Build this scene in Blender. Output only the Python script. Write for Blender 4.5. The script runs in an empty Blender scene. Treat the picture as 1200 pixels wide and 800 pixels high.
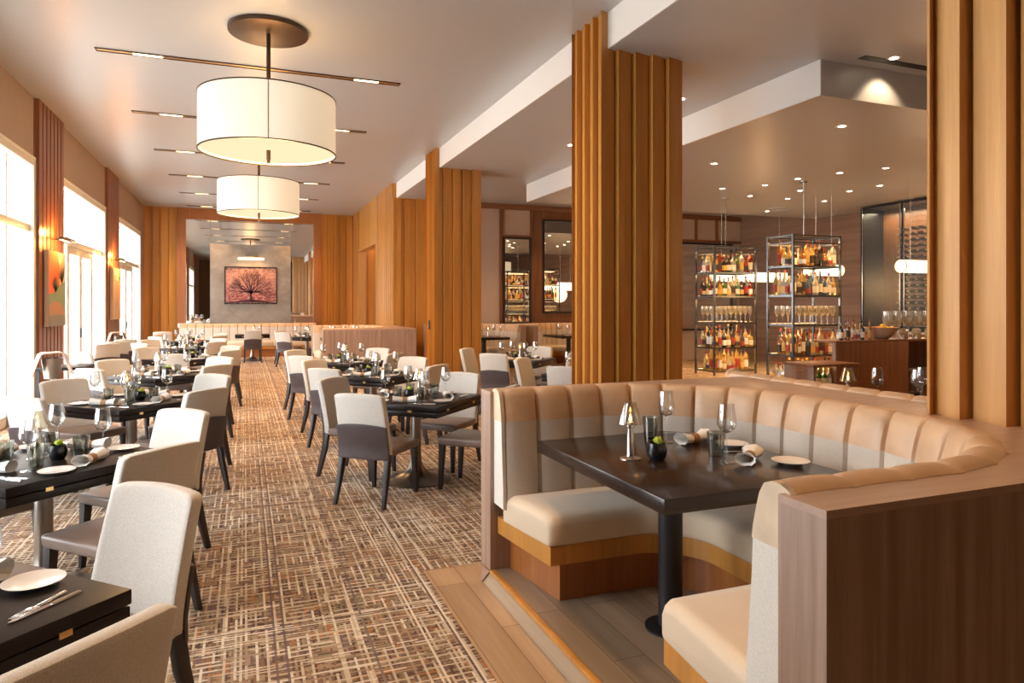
import bpy, bmesh, math, random
from mathutils import Vector, Matrix
PI = math.pi
sc = bpy.context.scene
col = sc.collection
random.seed(7)

# ------------------------------------------------------------------ materials
def _nt(name):
    m = bpy.data.materials.new(name); m.use_nodes = True
    nt = m.node_tree; b = nt.nodes['Principled BSDF']
    return m, nt, b
def N(nt, t, **kw):
    n = nt.nodes.new(t)
    for k, v in kw.items():
        if k in n.inputs: n.inputs[k].default_value = v
        else: setattr(n, k, v)
    return n
def L(nt, a, b): nt.links.new(a, b)
def rgb(c): return (c[0], c[1], c[2], 1)
def coords(nt, scale, loc=(0, 0, 0), kind='Object'):
    tc = N(nt, 'ShaderNodeTexCoord'); mp = N(nt, 'ShaderNodeMapping')
    mp.inputs['Scale'].default_value = scale; mp.inputs['Location'].default_value = loc
    L(nt, tc.outputs[kind], mp.inputs['Vector']); return mp.outputs['Vector']
def mix(nt, fac, a, b, mode='MIX'):
    n = nt.nodes.new('ShaderNodeMix'); n.data_type = 'RGBA'; n.blend_type = mode
    for s, v in ((n.inputs[0], fac), (n.inputs[6], a), (n.inputs[7], b)):
        if hasattr(v, 'is_linked') or hasattr(v, 'links'): L(nt, v, s)
        elif isinstance(v, (int, float)): s.default_value = v
        else: s.default_value = rgb(v)
    return n.outputs[2]
def ramp(nt, fac, stops, interp='LINEAR'):
    r = nt.nodes.new('ShaderNodeValToRGB'); r.color_ramp.interpolation = interp
    e = r.color_ramp.elements
    while len(e) < len(stops): e.new(.5)
    for k, (p, c) in enumerate(stops):
        e[k].position = p; e[k].color = rgb(c) if not isinstance(c, (int, float)) else (c, c, c, 1)
    L(nt, fac, r.inputs[0]); return r.outputs[0]
def noise(nt, scale, s=1, detail=2, loc=(0, 0, 0)):
    n = N(nt, 'ShaderNodeTexNoise', Scale=s, Detail=detail)
    L(nt, coords(nt, scale, loc), n.inputs['Vector']); return n.outputs[0]
def bump(nt, b, h, strength=.2, dist=.01):
    n = N(nt, 'ShaderNodeBump', Strength=strength, Distance=dist)
    L(nt, h, n.inputs['Height']); L(nt, n.outputs[0], b.inputs['Normal'])

def plain(name, c, rough=.5, metal=0, coat=0, var=0, vs=8, spec=.5):
    m, nt, b = _nt(name)
    b.inputs['Roughness'].default_value = rough; b.inputs['Metallic'].default_value = metal
    b.inputs['Coat Weight'].default_value = coat; b.inputs['Specular IOR Level'].default_value = spec
    if var:
        f = noise(nt, (vs, vs, vs), 1, 3)
        L(nt, ramp(nt, f, [(.3, [x * (1 - var) for x in c]), (.7, [min(1, x * (1 + var)) for x in c])]), b.inputs['Base Color'])
    else: b.inputs['Base Color'].default_value = rgb(c)
    return m
def wood(name, dark, light, rough=.35, axis='Z', fs=1.0, coat=.15, plank=None, boards=False):
    m, nt, b = _nt(name)
    s = {'X': (1.2, 26, 26), 'Y': (26, 1.2, 26), 'Z': (26, 26, 1.2)}[axis]
    s = tuple(x * fs for x in s)
    f1 = noise(nt, s, 1, 5); f2 = noise(nt, tuple(x * 5 for x in s), 1, 2)
    c = ramp(nt, f1, [(.28, dark), (.72, light)])
    c = mix(nt, ramp(nt, f2, [(.35, .0), (.65, .18)]), c, [x * .75 for x in dark])
    if plank:
        br = N(nt, 'ShaderNodeTexBrick', Scale=1.0); br.offset = .37
        br.inputs['Mortar Size'].default_value = .002; br.inputs['Brick Width'].default_value = plank[0]; br.inputs['Row Height'].default_value = plank[1]
        br.inputs['Color1'].default_value = (.75, .75, .75, 1); br.inputs['Color2'].default_value = (1.15, 1.12, 1.1, 1); br.inputs['Mortar'].default_value = (.3, .28, .26, 1)
        v = coords(nt, (1, 1, 1))
        if axis == 'Y':
            v2 = N(nt, 'ShaderNodeVectorRotate', rotation_type='Z_AXIS', Angle=PI / 2); L(nt, v, v2.inputs['Vector']); v = v2.outputs[0]
        L(nt, v, br.inputs['Vector'])
        c = mix(nt, 1.0, c, br.outputs[0], 'MULTIPLY')
    if boards:
        bv = noise(nt, tuple(.04 if 'XYZ'[i] == axis else 5.5 for i in range(3)), 1, 0)
        c = mix(nt, 1.0, c, ramp(nt, bv, [(.38, .88), (.62, 1.08)]), 'MULTIPLY')
    L(nt, c, b.inputs['Base Color'])
    b.inputs['Roughness'].default_value = rough; b.inputs['Coat Weight'].default_value = coat; b.inputs['Coat Roughness'].default_value = .25
    bump(nt, b, f2, .06, .002)
    return m
def cloth(name, c, rough=.9, weave=500, var=.12, sheen=.3):
    m, nt, b = _nt(name)
    f = noise(nt, (weave, weave, weave * .5), 1, 1); g = noise(nt, (5, 5, 5), 1, 2)
    x = ramp(nt, f, [(.3, [k * (1 - var) for k in c]), (.7, [min(1, k * (1 + var)) for k in c])])
    L(nt, mix(nt, ramp(nt, g, [(.3, 0.0), (.7, .25)]), x, [k * .85 for k in c]), b.inputs['Base Color'])
    b.inputs['Roughness'].default_value = rough; b.inputs['Sheen Weight'].default_value = sheen
    bump(nt, b, f, .15, .002)
    return m
def leather(name, c, rough=.42):
    m, nt, b = _nt(name)
    g = noise(nt, (7, 7, 7), 1, 3); f = noise(nt, (220, 220, 220), 1, 1)
    L(nt, ramp(nt, g, [(.3, [k * .85 for k in c]), (.7, [k * 1.1 for k in c])]), b.inputs['Base Color'])
    b.inputs['Roughness'].default_value = rough; bump(nt, b, f, .08, .001); return m
def emit(name, c, s):
    m = bpy.data.materials.new(name); m.use_nodes = True; nt = m.node_tree; nt.nodes.clear()
    e = N(nt, 'ShaderNodeEmission', Strength=s); e.inputs[0].default_value = rgb(c)
    o = N(nt, 'ShaderNodeOutputMaterial'); L(nt, e.outputs[0], o.inputs[0]); return m
def glass(name, tint=(1, 1, 1), refl=.5, rough=.02, op=0.0, opc=(1, 1, 1)):
    m = bpy.data.materials.new(name); m.use_nodes = True; nt = m.node_tree; nt.nodes.clear()
    t = N(nt, 'ShaderNodeBsdfTransparent'); t.inputs[0].default_value = rgb(tint)
    g = N(nt, 'ShaderNodeBsdfGlossy', Roughness=rough)
    lw = N(nt, 'ShaderNodeLayerWeight', Blend=.35)
    mr = N(nt, 'ShaderNodeMath', operation='MULTIPLY_ADD'); mr.inputs[1].default_value = refl; mr.inputs[2].default_value = .06
    L(nt, lw.outputs['Facing'], mr.inputs[0])
    mx = N(nt, 'ShaderNodeMixShader'); L(nt, mr.outputs[0], mx.inputs[0]); L(nt, t.outputs[0], mx.inputs[1]); L(nt, g.outputs[0], mx.inputs[2])
    last = mx
    if op:
        d = N(nt, 'ShaderNodeBsdfDiffuse'); d.inputs[0].default_value = rgb(opc)
        m2 = N(nt, 'ShaderNodeMixShader', Fac=op); L(nt, mx.outputs[0], m2.inputs[1]); L(nt, d.outputs[0], m2.inputs[2]); last = m2
    o = N(nt, 'ShaderNodeOutputMaterial'); L(nt, last.outputs[0], o.inputs[0]); return m
def carpet_mat():
    m, nt, b = _nt('carpet')
    tc = N(nt, 'ShaderNodeTexCoord'); sp_ = N(nt, 'ShaderNodeSeparateXYZ'); L(nt, tc.outputs['Object'], sp_.inputs[0])
    X, Y = sp_.outputs[0], sp_.outputs[1]
    def mth(op, a, b=0.0, c=0.0):
        n = N(nt, 'ShaderNodeMath', operation=op)
        for i, v in enumerate((a, b, c)):
            if isinstance(v, (int, float)): n.inputs[i].default_value = v
            else: L(nt, v, n.inputs[i])
        return n.outputs[0]
    def wn(x, y, seed):
        cb = N(nt, 'ShaderNodeCombineXYZ'); L(nt, x, cb.inputs[0])
        if isinstance(y, (int, float)): cb.inputs[1].default_value = y
        else: L(nt, y, cb.inputs[1])
        cb.inputs[2].default_value = seed
        w = N(nt, 'ShaderNodeTexWhiteNoise', noise_dimensions='3D'); L(nt, cb.outputs[0], w.inputs['Vector']); return w.outputs['Value']
    def dashes(u, v, wu, wv, seed):
        cu = mth('FLOOR', mth('DIVIDE', u, wu)); off = mth('MULTIPLY', wn(cu, 0.5, seed), 7.3)
        cv = mth('FLOOR', mth('ADD', mth('DIVIDE', v, wv), off))
        return cu, wn(cu, cv, seed + 1), wn(cu, cv, seed + 2)
    cream, tan, brn, dk, rust, lt = (.62, .52, .39), (.37, .265, .175), (.215, .13, .08), (.10, .062, .05), (.40, .16, .055), (.80, .71, .58)
    cu, va, pa = dashes(X, Y, .0115, .12, 3)
    cv, vb, pb = dashes(Y, X, .0115, .10, 9)
    olive, mauve = (.23, .19, .12), (.17, .115, .12)
    ca = ramp(nt, va, [(0, brn), (.26, tan), (.40, dk), (.55, olive), (.68, mauve), (.82, rust), (.90, dk)], 'CONSTANT')
    cb_ = ramp(nt, vb, [(0, tan), (.20, dk), (.36, brn), (.52, olive), (.68, tan), (.84, mauve), (.94, rust)], 'CONSTANT')
    c = mix(nt, mth('GREATER_THAN', pa, pb), ca, cb_)
    lx = wn(cu, 0.1, 21); ly = wn(cv, 0.1, 23)
    # pale broken threads that make the grid
    c = mix(nt, mth('MULTIPLY', mth('MULTIPLY', mth('MAXIMUM', mth('LESS_THAN', mth('PINGPONG', cu, 2.0), .5), mth('GREATER_THAN', lx, .85)), mth('GREATER_THAN', va, .22)), .9), c, ramp(nt, pa, [(0, cream), (.55, lt), (.8, tan)], 'CONSTANT'))
    c = mix(nt, mth('MULTIPLY', mth('MULTIPLY', mth('MAXIMUM', mth('LESS_THAN', mth('PINGPONG', cv, 2.0), .5), mth('GREATER_THAN', ly, .88)), mth('GREATER_THAN', vb, .26)), .9), c, ramp(nt, pb, [(0, cream), (.5, lt), (.75, tan)], 'CONSTANT'))
    # long plaid lines
    c = mix(nt, mth('MULTIPLY', mth('LESS_THAN', lx, .045), .8), c, (.13, .09, .10))
    c = mix(nt, mth('MULTIPLY', mth('LESS_THAN', ly, .03), .7), c, (.14, .09, .09))
    c = mix(nt, mth('MULTIPLY', mth('GREATER_THAN', lx, .965), .9), c, lt)
    c = mix(nt, mth('MULTIPLY', mth('GREATER_THAN', ly, .975), .8), c, lt)
    bl = noise(nt, (1.1, 1.5, 1), 1, 2, (4, 6, 0))
    c = mix(nt, ramp(nt, bl, [(.42, 0.0), (.72, .30)]), c, (.30, .17, .09))
    fine = noise(nt, (260, 260, 1), 1, 1)
    c = mix(nt, 1.0, c, ramp(nt, fine, [(.3, .72), (.7, 1.1)]), 'MULTIPLY')
    L(nt, c, b.inputs['Base Color']); b.inputs['Roughness'].default_value = .95
    b.inputs['Specular IOR Level'].default_value = .15
    bump(nt, b, fine, .3, .004)
    return m
def concrete_mat():
    m, nt, b = _nt('polished_plaster')
    f = noise(nt, (1.3, 1.3, 1.3), 1, 6); g = noise(nt, (5, 5, 9), 1, 4)
    c = ramp(nt, f, [(.3, (.20, .175, .15)), (.7, (.33, .295, .255))])
    c = mix(nt, ramp(nt, g, [(.45, 0.0), (.75, .4)]), c, (.42, .38, .33))
    L(nt, c, b.inputs['Base Color']); b.inputs['Roughness'].default_value = .45; return m

M = {}
M['carpet'] = carpet_mat()
M['oak'] = wood('oak', (.50, .215, .040), (.60, .285, .062), .38, boards=True)
M['oak_pale'] = wood('oak_pale', (.50, .245, .075), (.62, .34, .125), .42)
M['oak_deep'] = wood('oak_deep', (.30, .095, .022), (.40, .145, .035), .4)
M['oak_red'] = wood('oak_red', (.20, .065, .028), (.32, .12, .05), .4)
M['walnut'] = wood('walnut', (.27, .165, .115), (.47, .33, .255), .42)
M['walnut_top'] = wood('walnut_top', (.40, .26, .185), (.52, .36, .27), .38, 'X')
M['bar_wood'] = wood('bar_wood', (.15, .055, .022), (.27, .11, .045), .35)
M['stone_plank'] = wood('stone_plank', (.19, .11, .07), (.33, .21, .145), .45, 'Y', .25, .1)
M['floor_oak'] = wood('floor_oak', (.42, .26, .14), (.56, .38, .22), .35, 'Y', .5, .2, (1.6, .17))
M['floor_grey'] = wood('floor_grey', (.26, .185, .12), (.38, .285, .20), .35, 'Y', .5, .2, (1.4, .15))
M['riser'] = wood('riser', (.36, .27, .18), (.52, .41, .29), .3, 'Y', .5, .3)
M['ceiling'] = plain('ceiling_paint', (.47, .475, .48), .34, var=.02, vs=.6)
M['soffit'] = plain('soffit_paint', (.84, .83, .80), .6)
M['beige'] = cloth('wall_beige', (.46, .34, .25), .8, 120, .08, 0)
M['paint'] = plain('cream_paint', (.82, .78, .68), .45)
M['panel_fabric'] = cloth('panel_fabric', (.50, .38, .30), .8, 90, .1, 0)
M['wall_back'] = plain('wall_back', (.16, .10, .07), .7)
M['tweed'] = cloth('tweed', (.62, .59, .54), .9, 420, .18, .1)
M['shell'] = leather('shell_leather', (.075, .058, .060), .45)
M['seat'] = leather('seat_leather', (.23, .175, .15), .36)
M['leg'] = plain('leg_wood', (.028, .021, .022), .4)
M['black'] = wood('black_oak', (.008, .006, .006), (.020, .015, .014), .34, 'X', 1, 0); M['black'].node_tree.nodes['Principled BSDF'].inputs['Specular IOR Level'].default_value = .22
M['booth_table'] = plain('booth_table_black', (.020, .011, .008), .22, coat=.1)
M['booth_edge'] = plain('booth_edge_black', (.03, .03, .035), .4)
M['brass'] = plain('brass', (.75, .52, .22), .3, 1)
M['dark_chrome'] = plain('dark_chrome', (.22, .24, .25), .25, 1)
M['steel'] = plain('steel', (.62, .58, .54), .22, 1)
M['bronze'] = plain('bronze', (.10, .065, .045), .4, .9)
M['dark_metal'] = plain('dark_metal', (.05, .045, .045), .4, .6)
M['chrome'] = plain('chrome', (.5, .52, .52), .2, 1)
M['black_steel'] = plain('black_steel', (.015, .015, .018), .38, .2)
M['b_leather'] = leather('booth_leather', (.60, .40, .25), .40)
M['b_fabric'] = cloth('booth_fabric', (.60, .54, .47), .8, 330, .10, .3)
M['b_cushion'] = cloth('booth_cushion', (.66, .53, .38), .6, 400, .05, .35)
M['b_velvet'] = cloth('booth_white_side', (.72, .68, .60), .8, 330, .1, .3)
M['china'] = plain('china', (.85, .84, .82), .2, coat=.4)
M['linen'] = cloth('linen', (.88, .86, .82), .9, 600, .05)
M['ring'] = plain('napkin_ring', (.36, .19, .08), .5)
M['cutlery'] = plain('cutlery', (.8, .8, .82), .15, 1)
M['glass'] = glass('clear_glass', (.97, .98, .98), .75)
M['pane'] = glass('window_pane', (.96, .98, 1), .25)
M['smoke'] = glass('smoke_glass', (.74, .75, .72), .5)
M['shade_glass'] = glass('lamp_glass', (.93, .91, .86), .7, .03, .03, (.95, .9, .8))
M['shelf_glass'] = glass('shelf_glass', (.80, .86, .82), .22); M['cabinet_glass'] = glass('cabinet_glass', (.9, .93, .9), .0, .35)
M['pot'] = plain('pot_black', (.012, .013, .016), .22)
M['leaf'] = plain('leaf', (.42, .55, .05), .6, var=.3, vs=60)
M['leaf_dark'] = plain('leaf_dark', (.03, .10, .02), .5, var=.3, vs=40)
M['flame'] = emit('flame', (1, .55, .16), 22)
M['mirror'] = plain('mirror', (.80, .80, .78), .015, 1)
M['concrete'] = concrete_mat()
M['shade'] = None
M['diffuser'] = emit('diffuser', (1, .78, .48), 1.1)
M['bulb'] = emit('bulb', (1, .66, .30), 30)
M['led'] = emit('led', (1, .68, .34), 9); M['led_soft'] = emit('led_soft', (1, .62, .28), 2.2)
M['tube'] = emit('tube_light', (1, .80, .55), 3)
M['spot'] = emit('spot', (1, .82, .55), 26)
M['towel'] = cloth('towel', (.42, .25, .16), .9, 200, .1)
M['white_plastic'] = plain('white_plastic', (.8, .78, .74), .4)
M['black_plastic'] = plain('black_plastic', (.02, .02, .02), .5)
M['amber_glass'] = plain('amber', (.42, .14, .02), .1, coat=.5)
def shade_mat():
    m = bpy.data.materials.new('lamp_fabric'); m.use_nodes = True; nt = m.node_tree; nt.nodes.clear()
    f = noise(nt, (160, 160, 60), 1, 1)
    c = ramp(nt, f, [(.3, (1, .77, .49)), (.7, (1, .84, .58))])
    e = N(nt, 'ShaderNodeEmission', Strength=.5); L(nt, c, e.inputs[0])
    d = N(nt, 'ShaderNodeBsdfDiffuse'); d.inputs[0].default_value = (.8, .76, .68, 1)
    a = N(nt, 'ShaderNodeAddShader'); L(nt, e.outputs[0], a.inputs[0]); L(nt, d.outputs[0], a.inputs[1])
    o = N(nt, 'ShaderNodeOutputMaterial'); L(nt, a.outputs[0], o.inputs[0]); return m
M['shade'] = shade_mat()

# ------------------------------------------------------------------ geometry
class G:
    def __init__(s): s.v = []; s.f = []; s.m = []; s.T = Matrix()
    def add(s, vs, fs, mi=0):
        n = len(s.v); s.v += [s.T @ Vector(p) for p in vs]
        s.f += [tuple(i + n for i in f) for f in fs]; s.m += [mi] * len(fs); return s
    def box(s, x0, x1, y0, y1, z0, z1, mi=0):
        v = [(x, y, z) for z in (z0, z1) for y in (y0, y1) for x in (x0, x1)]
        return s.add(v, [(0, 2, 3, 1), (4, 5, 7, 6), (0, 1, 5, 4), (2, 6, 7, 3), (0, 4, 6, 2), (1, 3, 7, 5)], mi)
    def frustum(s, c0, w0, d0, c1, w1, d1, mi=0):
        v = []
        for c, w, d in ((c0, w0, d0), (c1, w1, d1)):
            v += [(c[0] + a * w / 2, c[1] + b * d / 2, c[2]) for b in (-1, 1) for a in (-1, 1)]
        return s.add(v, [(0, 2, 3, 1), (4, 5, 7, 6), (0, 1, 5, 4), (2, 6, 7, 3), (0, 4, 6, 2), (1, 3, 7, 5)], mi)
    def lathe(s, prof, n=24, c=(0, 0), mi=0, closed=False):
        v = []; f = []; k = len(prof)
        for i in range(n):
            a = 2 * PI * i / n
            v += [(c[0] + r * math.cos(a), c[1] + r * math.sin(a), z) for r, z in prof]
        for i in range(n):
            j = (i + 1) % n
            for q in range(k - 1 + (1 if closed else 0)):
                q2 = (q + 1) % k
                f.append((i * k + q, j * k + q, j * k + q2, i * k + q2))
        if not closed:
            if prof[0][0] > 1e-5: f.append(tuple(i * k for i in reversed(range(n))))
            if prof[-1][0] > 1e-5: f.append(tuple(i * k + k - 1 for i in range(n)))
        return s.add(v, f, mi)
    def cyl(s, c, r, z0, z1, n=20, mi=0): return s.lathe([(r, z0), (r, z1)], n, c, mi)
    def prism(s, poly, z0, z1, mi=0):
        n = len(poly)
        a = sum(poly[i][0] * poly[(i + 1) % n][1] - poly[(i + 1) % n][0] * poly[i][1] for i in range(n))
        if a < 0: poly = poly[::-1]
        v = [(x, y, z0) for x, y in poly] + [(x, y, z1) for x, y in poly]
        return s.add(v, [tuple(reversed(range(n))), tuple(range(n, 2 * n))] + [(i, (i + 1) % n, (i + 1) % n + n, i + n) for i in range(n)], mi)
    def grid(s, rows, mi=0, closed_u=False, closed_v=False):
        n = len(rows[0]); m = len(rows); v = [p for r in rows for p in r]; f = []
        for i in range(m - (0 if closed_v else 1)):
            for j in range(n - (0 if closed_u else 1)):
                i2, j2 = (i + 1) % m, (j + 1) % n
                f.append((i * n + j, i * n + j2, i2 * n + j2, i2 * n + j))
        return s.add(v, f, mi)
    def tube(s, pts, r, n=8, mi=0, r1=None):
        pts = [Vector(p) for p in pts]; rows = []
        for i, p in enumerate(pts):
            d = (pts[min(i + 1, len(pts) - 1)] - pts[max(i - 1, 0)]).normalized()
            u = d.orthogonal().normalized() if i == 0 else (u - d * u.dot(d)).normalized()
            w = d.cross(u); rr = r if r1 is None else r + (r1 - r) * i / (len(pts) - 1)
            rows.append([tuple(p + (u * math.cos(2 * PI * k / n) + w * math.sin(2 * PI * k / n)) * rr) for k in range(n)])
        s.grid(rows, mi, closed_u=True)
        a = len(s.v) - len(rows) * n
        s.f += [tuple(a + k for k in reversed(range(n))), tuple(len(s.v) - n + k for k in range(n))]; s.m += [mi, mi]
        return s
    def mesh(s, name, mats, bevel=0, smooth=False, seg=2):
        me = bpy.data.meshes.new(name); me.from_pydata([tuple(p) for p in s.v], [], s.f)
        for m in (mats if isinstance(mats, (list, tuple)) else [mats]): me.materials.append(m)
        me.polygons.foreach_set('material_index', s.m)
        bm = bmesh.new(); bm.from_mesh(me)
        bmesh.ops.recalc_face_normals(bm, faces=bm.faces)
        if bevel:
            es = [e for e in bm.edges if len(e.link_faces) == 2 and e.calc_face_angle(0) > .6]
            bmesh.ops.bevel(bm, geom=es, offset=bevel, segments=seg, affect='EDGES', profile=.5, clamp_overlap=True)
        if smooth or bevel:
            for f in bm.faces: f.smooth = True
            for e in bm.edges:
                if len(e.link_faces) == 2 and e.calc_face_angle(0) > .7: e.smooth = False
        bm.to_mesh(me); bm.free(); return me
    def build(s, name, mats, parent=None, bevel=0, smooth=False, seg=2, loc=None):
        o = bpy.data.objects.new(name, s.mesh(name, mats, bevel, smooth, seg)); col.objects.link(o)
        if parent: o.parent = parent
        if loc: o.location = loc
        return o

def tag(o, label=None, cat=None, group=None, kind=None):
    if label:
        assert 4 <= len(label.split()) <= 16, label
        o['label'] = label
    if cat: o['category'] = cat
    if group: o['group'] = group
    if kind: o['kind'] = kind
    return o
def empty(name, loc=(0, 0, 0), rz=0, label=None, cat=None, group=None):
    o = bpy.data.objects.new(name, None); col.objects.link(o); o.location = loc; o.rotation_euler = (0, 0, rz)
    return tag(o, label, cat, group)
KIDS = {}
def copy_tree(o, parent=None):
    if parent is None and not KIDS.get(o): KIDS[o] = None
    c = o.copy(); col.objects.link(c)
    if parent: c.parent = parent
    for ch in list(o.children): copy_tree(ch, c)
    return c
USED = set()
def place(proto, loc, rz=0, label=None, group=None, scale=None, cat=None):
    """first use moves the prototype itself; later uses copy it"""
    if proto in USED: o = copy_tree(proto)
    else: o = proto; USED.add(proto)
    o.location = loc; o.rotation_euler = (0, 0, rz); tag(o, label, cat, group)
    if scale: o.scale = scale
    return o
def struct(name, g, m, **kw):
    o = g.build(name, m, **kw); o['kind'] = 'structure'; return o
def light(kind, name, loc, energy, color, **kw):
    d = bpy.data.lights.new(name, kind); d.energy = energy; d.color = color
    rot = kw.pop('rot', None)
    for k, v in kw.items(): setattr(d, k, v)
    o = bpy.data.objects.new(name, d); col.objects.link(o); o.location = loc
    if rot: o.rotation_euler = rot
    return o
WARM = (1, .54, .21); WARMER = (1, .38, .09)

# ------------------------------------------------------------------ camera
cam = bpy.data.cameras.new('camera'); co = bpy.data.objects.new('camera', cam); col.objects.link(co); sc.camera = co
co.location = (0, 0, 1.6); co.rotation_euler = (PI / 2, 0, -math.atan(313 / 805))
cam.sensor_width = 36; cam.lens = 805 / 1200 * 36; cam.shift_y = -43 / 1200; cam.clip_start = .05; cam.clip_end = 200

# ------------------------------------------------------------------ room shell
XL, YF, YB, XR, YW = -2.85, 23.6, -3.2, 13.9, 16.6
H1, H2, H3 = 4.6, 4.23, 3.845
struct('floor', G().box(XL - .3, XR + .3, YB, YF + .3, -.2, -.012), M['floor_oak'])
cg = G().box(XL, 1.0, YB, 4.05, -.012, 0).box(XL, XR, 4.05, YF, -.012, 0)
tag(struct('floor_carpet', cg, M['carpet']), 'woven plaid carpet in cream, rust and brown filling the dining room', 'carpet')
struct('floor_border', G().box(1.0, XR, YB, 4.05, -.012, -.002), M['floor_oak'])
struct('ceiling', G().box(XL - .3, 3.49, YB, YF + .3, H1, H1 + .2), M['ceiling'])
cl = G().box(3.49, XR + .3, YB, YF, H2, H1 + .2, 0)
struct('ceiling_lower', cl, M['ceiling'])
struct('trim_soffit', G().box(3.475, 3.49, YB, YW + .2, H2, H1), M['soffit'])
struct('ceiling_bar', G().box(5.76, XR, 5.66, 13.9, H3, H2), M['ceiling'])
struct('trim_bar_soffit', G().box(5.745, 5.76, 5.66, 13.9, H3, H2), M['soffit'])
# ceiling slot near the dropped bar ceiling
struct('trim_ceiling_slot', G().box(6.1, 9.5, 5.40, 5.50, H2 - .006, H2 + .01), M['black_plastic'])

# left wall with window openings
WINS = [(2.35, 6.2), (7.8, 11.75), (13.3, 17.15), (18.65, 22.5)]
ZT, ZM = 3.68, 2.70
g = G().box(XL - .3, XL, YB, YF, ZT, H1)
edges = [YB] + [e for w in WINS for e in w] + [YF]
for a, b_ in zip(edges[0::2], edges[1::2]): 
    if b_ - a > .02: g.box(XL - .3, XL, a, b_, 0, ZT)
struct('wall_left', g, M['beige'])

def sawtooth(p0, p1, n, d, flip=False, nrm=None):
    """board profile in plan from p0 to p1; proud at the start of every board"""
    p0, p1 = Vector(p0), Vector(p1); t = (p1 - p0) / n; pts = []
    nn = Vector(nrm)
    for k in range(n):
        a, b = p0 + t * k, p0 + t * (k + 1)
        th = t.normalized()
        pts += [a, b - th * .020 - nn * d, b - th * .020 - nn * (d + .035), b - nn * (d + .035)]
    pts[-1] = p1 - nn * d; pts[-2] = p1 - (p1 - p0).normalized() * .001 - nn * d
    pts[-3] = pts[-2]
    pts = pts[:-3] + [p1 - nn * d]
    return [tuple(p) for p in pts]
def rib_profile(p0, p1, n, d, nrm, gap=.35):
    p0, p1 = Vector(p0), Vector(p1); t = (p1 - p0) / n; nn = Vector(nrm); pts = []
    for k in range(n):
        a = p0 + t * k
        pts += [a - nn * d, a + t * gap * .5 - nn * d, a + t * gap * .6, a + t * (1 - gap * .0) - t * gap * .1, a + t * (1 - gap * .05) - nn * d]
    return [tuple(p) for p in pts]
# fluted pilasters between windows
for k, (a, b_) in enumerate([(6.2, 7.8), (11.75, 13.3), (17.15, 18.65), (.75, 2.35)]):
    pts = rib_profile((XL + .06, a + .02), (XL + .06, b_ - .02), 7, .055, (1, 0))
    o = G().prism(pts + [(XL, b_ - .02), (XL, a + .02)], 0, H1).build('wall_pilaster', M['oak_red']); o['kind'] = 'structure'
struct('wall_rear', G().box(XL - .3, XR + .3, YB - .2, YB, 0, H1 + .2), M['wall_back'])
struct('wall_right', G().box(XR, XR + .2, YB, YW + .2, 0, H2), M['stone_plank'])
struct('wall_lounge', G().box(5.4, XR + .2, YW + .2, YW + .4, 0, H2), M['panel_fabric'])
struct('wall_far', G().box(XL - .3, 4.2, YF, YF + .2, 0, H1), M['oak_deep'])

# windows
def window(idx, y0, y1, door):
    t = empty('window_%d' % idx); t['kind'] = 'structure'
    x0, x1 = XL - .22, XL - .06
    f = .09
    g = G().box(x0, XL + .03, y0, y0 + f, 0, ZT).box(x0, XL + .03, y1 - f, y1, 0, ZT).box(x0, XL + .03, y0 + f, y1 - f, ZT - f, ZT)
    g.box(x0, XL + .03, y0 - .03, y0 + .03, 0, ZT + .03).box(x0, XL + .03, y1 - .03, y1 + .03, 0, ZT + .03).box(x0, XL + .045, y0 + .03, y1 - .03, ZT, ZT + .04)
    g.build('frame', M['paint'], t, bevel=.006)
    m1, m2 = y0 + (y1 - y0) * .21, y0 + (y1 - y0) * .76
    G().box(x0 + .03, XL - .02, y0 + f, y1 - f, ZM - .05, ZM + .05).build('transom', M['paint'], t, bevel=.006)
    for m in (m1, m2): G().box(x0 + .04, x1, m - .03, m + .03, 0, ZT - f).build('mullion', M['paint'], t, bevel=.005)
    G().box(x0 + .04, x1, y0 + f, y1 - f, 0, .14).build('bottom_rail', M['paint'], t)
    G().box(x0 + .075, x0 + .083, y0 + f, y1 - f, ZM + .05, ZT - f).build('pane', M['pane'], t)
    G().box(x0 + .075, x0 + .083, y0 + f, m1 - .03, .14, ZM - .05).build('pane', M['pane'], t)
    G().box(x0 + .075, x0 + .083, m2 + .03, y1 - f, .14, ZM - .05).build('pane', M['pane'], t)
    if not door: G().box(x0 + .075, x0 + .083, m1 + .03, m2 - .03, .14, ZM - .05).build('pane', M['pane'], t)
    else:
        d = empty('door_%d' % idx); d['kind'] = 'structure'
        a, b = m1 + .04, m2 - .04
        z1 = ZM - .06
        md = (a + b) / 2
        for (p, q) in ((a, md - .004), (md + .004, b)):
            g = G().box(x0 + .05, x1 + .0, p, p + .11, .02, z1).box(x0 + .05, x1, q - .11, q, .02, z1).box(x0 + .05, x1, p + .11, q - .11, z1 - .13, z1).box(x0 + .05, x1, p + .11, q - .11, .02, .25)
            lf = g.build('door_leaf', M['paint'], d, bevel=.005)
            G().box(x0 + .09, x0 + .098, p + .11, q - .11, .25, z1 - .13).build('pane', M['pane'], lf)
        g = G().box(x1, x1 + .03, md - .09, md - .05, .98, 1.16).tube([(x1 + .02, md - .07, 1.08), (x1 + .07, md - .07, 1.08), (x1 + .075, md - .2, 1.08)], .011)
        g.build('door_handle', M['dark_metal'], d)
    return t
for i, (a, b_) in enumerate(WINS): window(i + 1, a, b_, i >= 2)
# door closers (picture lights look) at the transoms
# portals
for a, b_ in WINS:
    light('AREA', 'window_portal', (XL - .26, (a + b_) / 2, ZT / 2), 1, (1, 1, 1), shape='RECTANGLE', size=ZT, size_y=b_ - a, rot=(0, -PI / 2, 0)).data.cycles.is_portal = True
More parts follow.
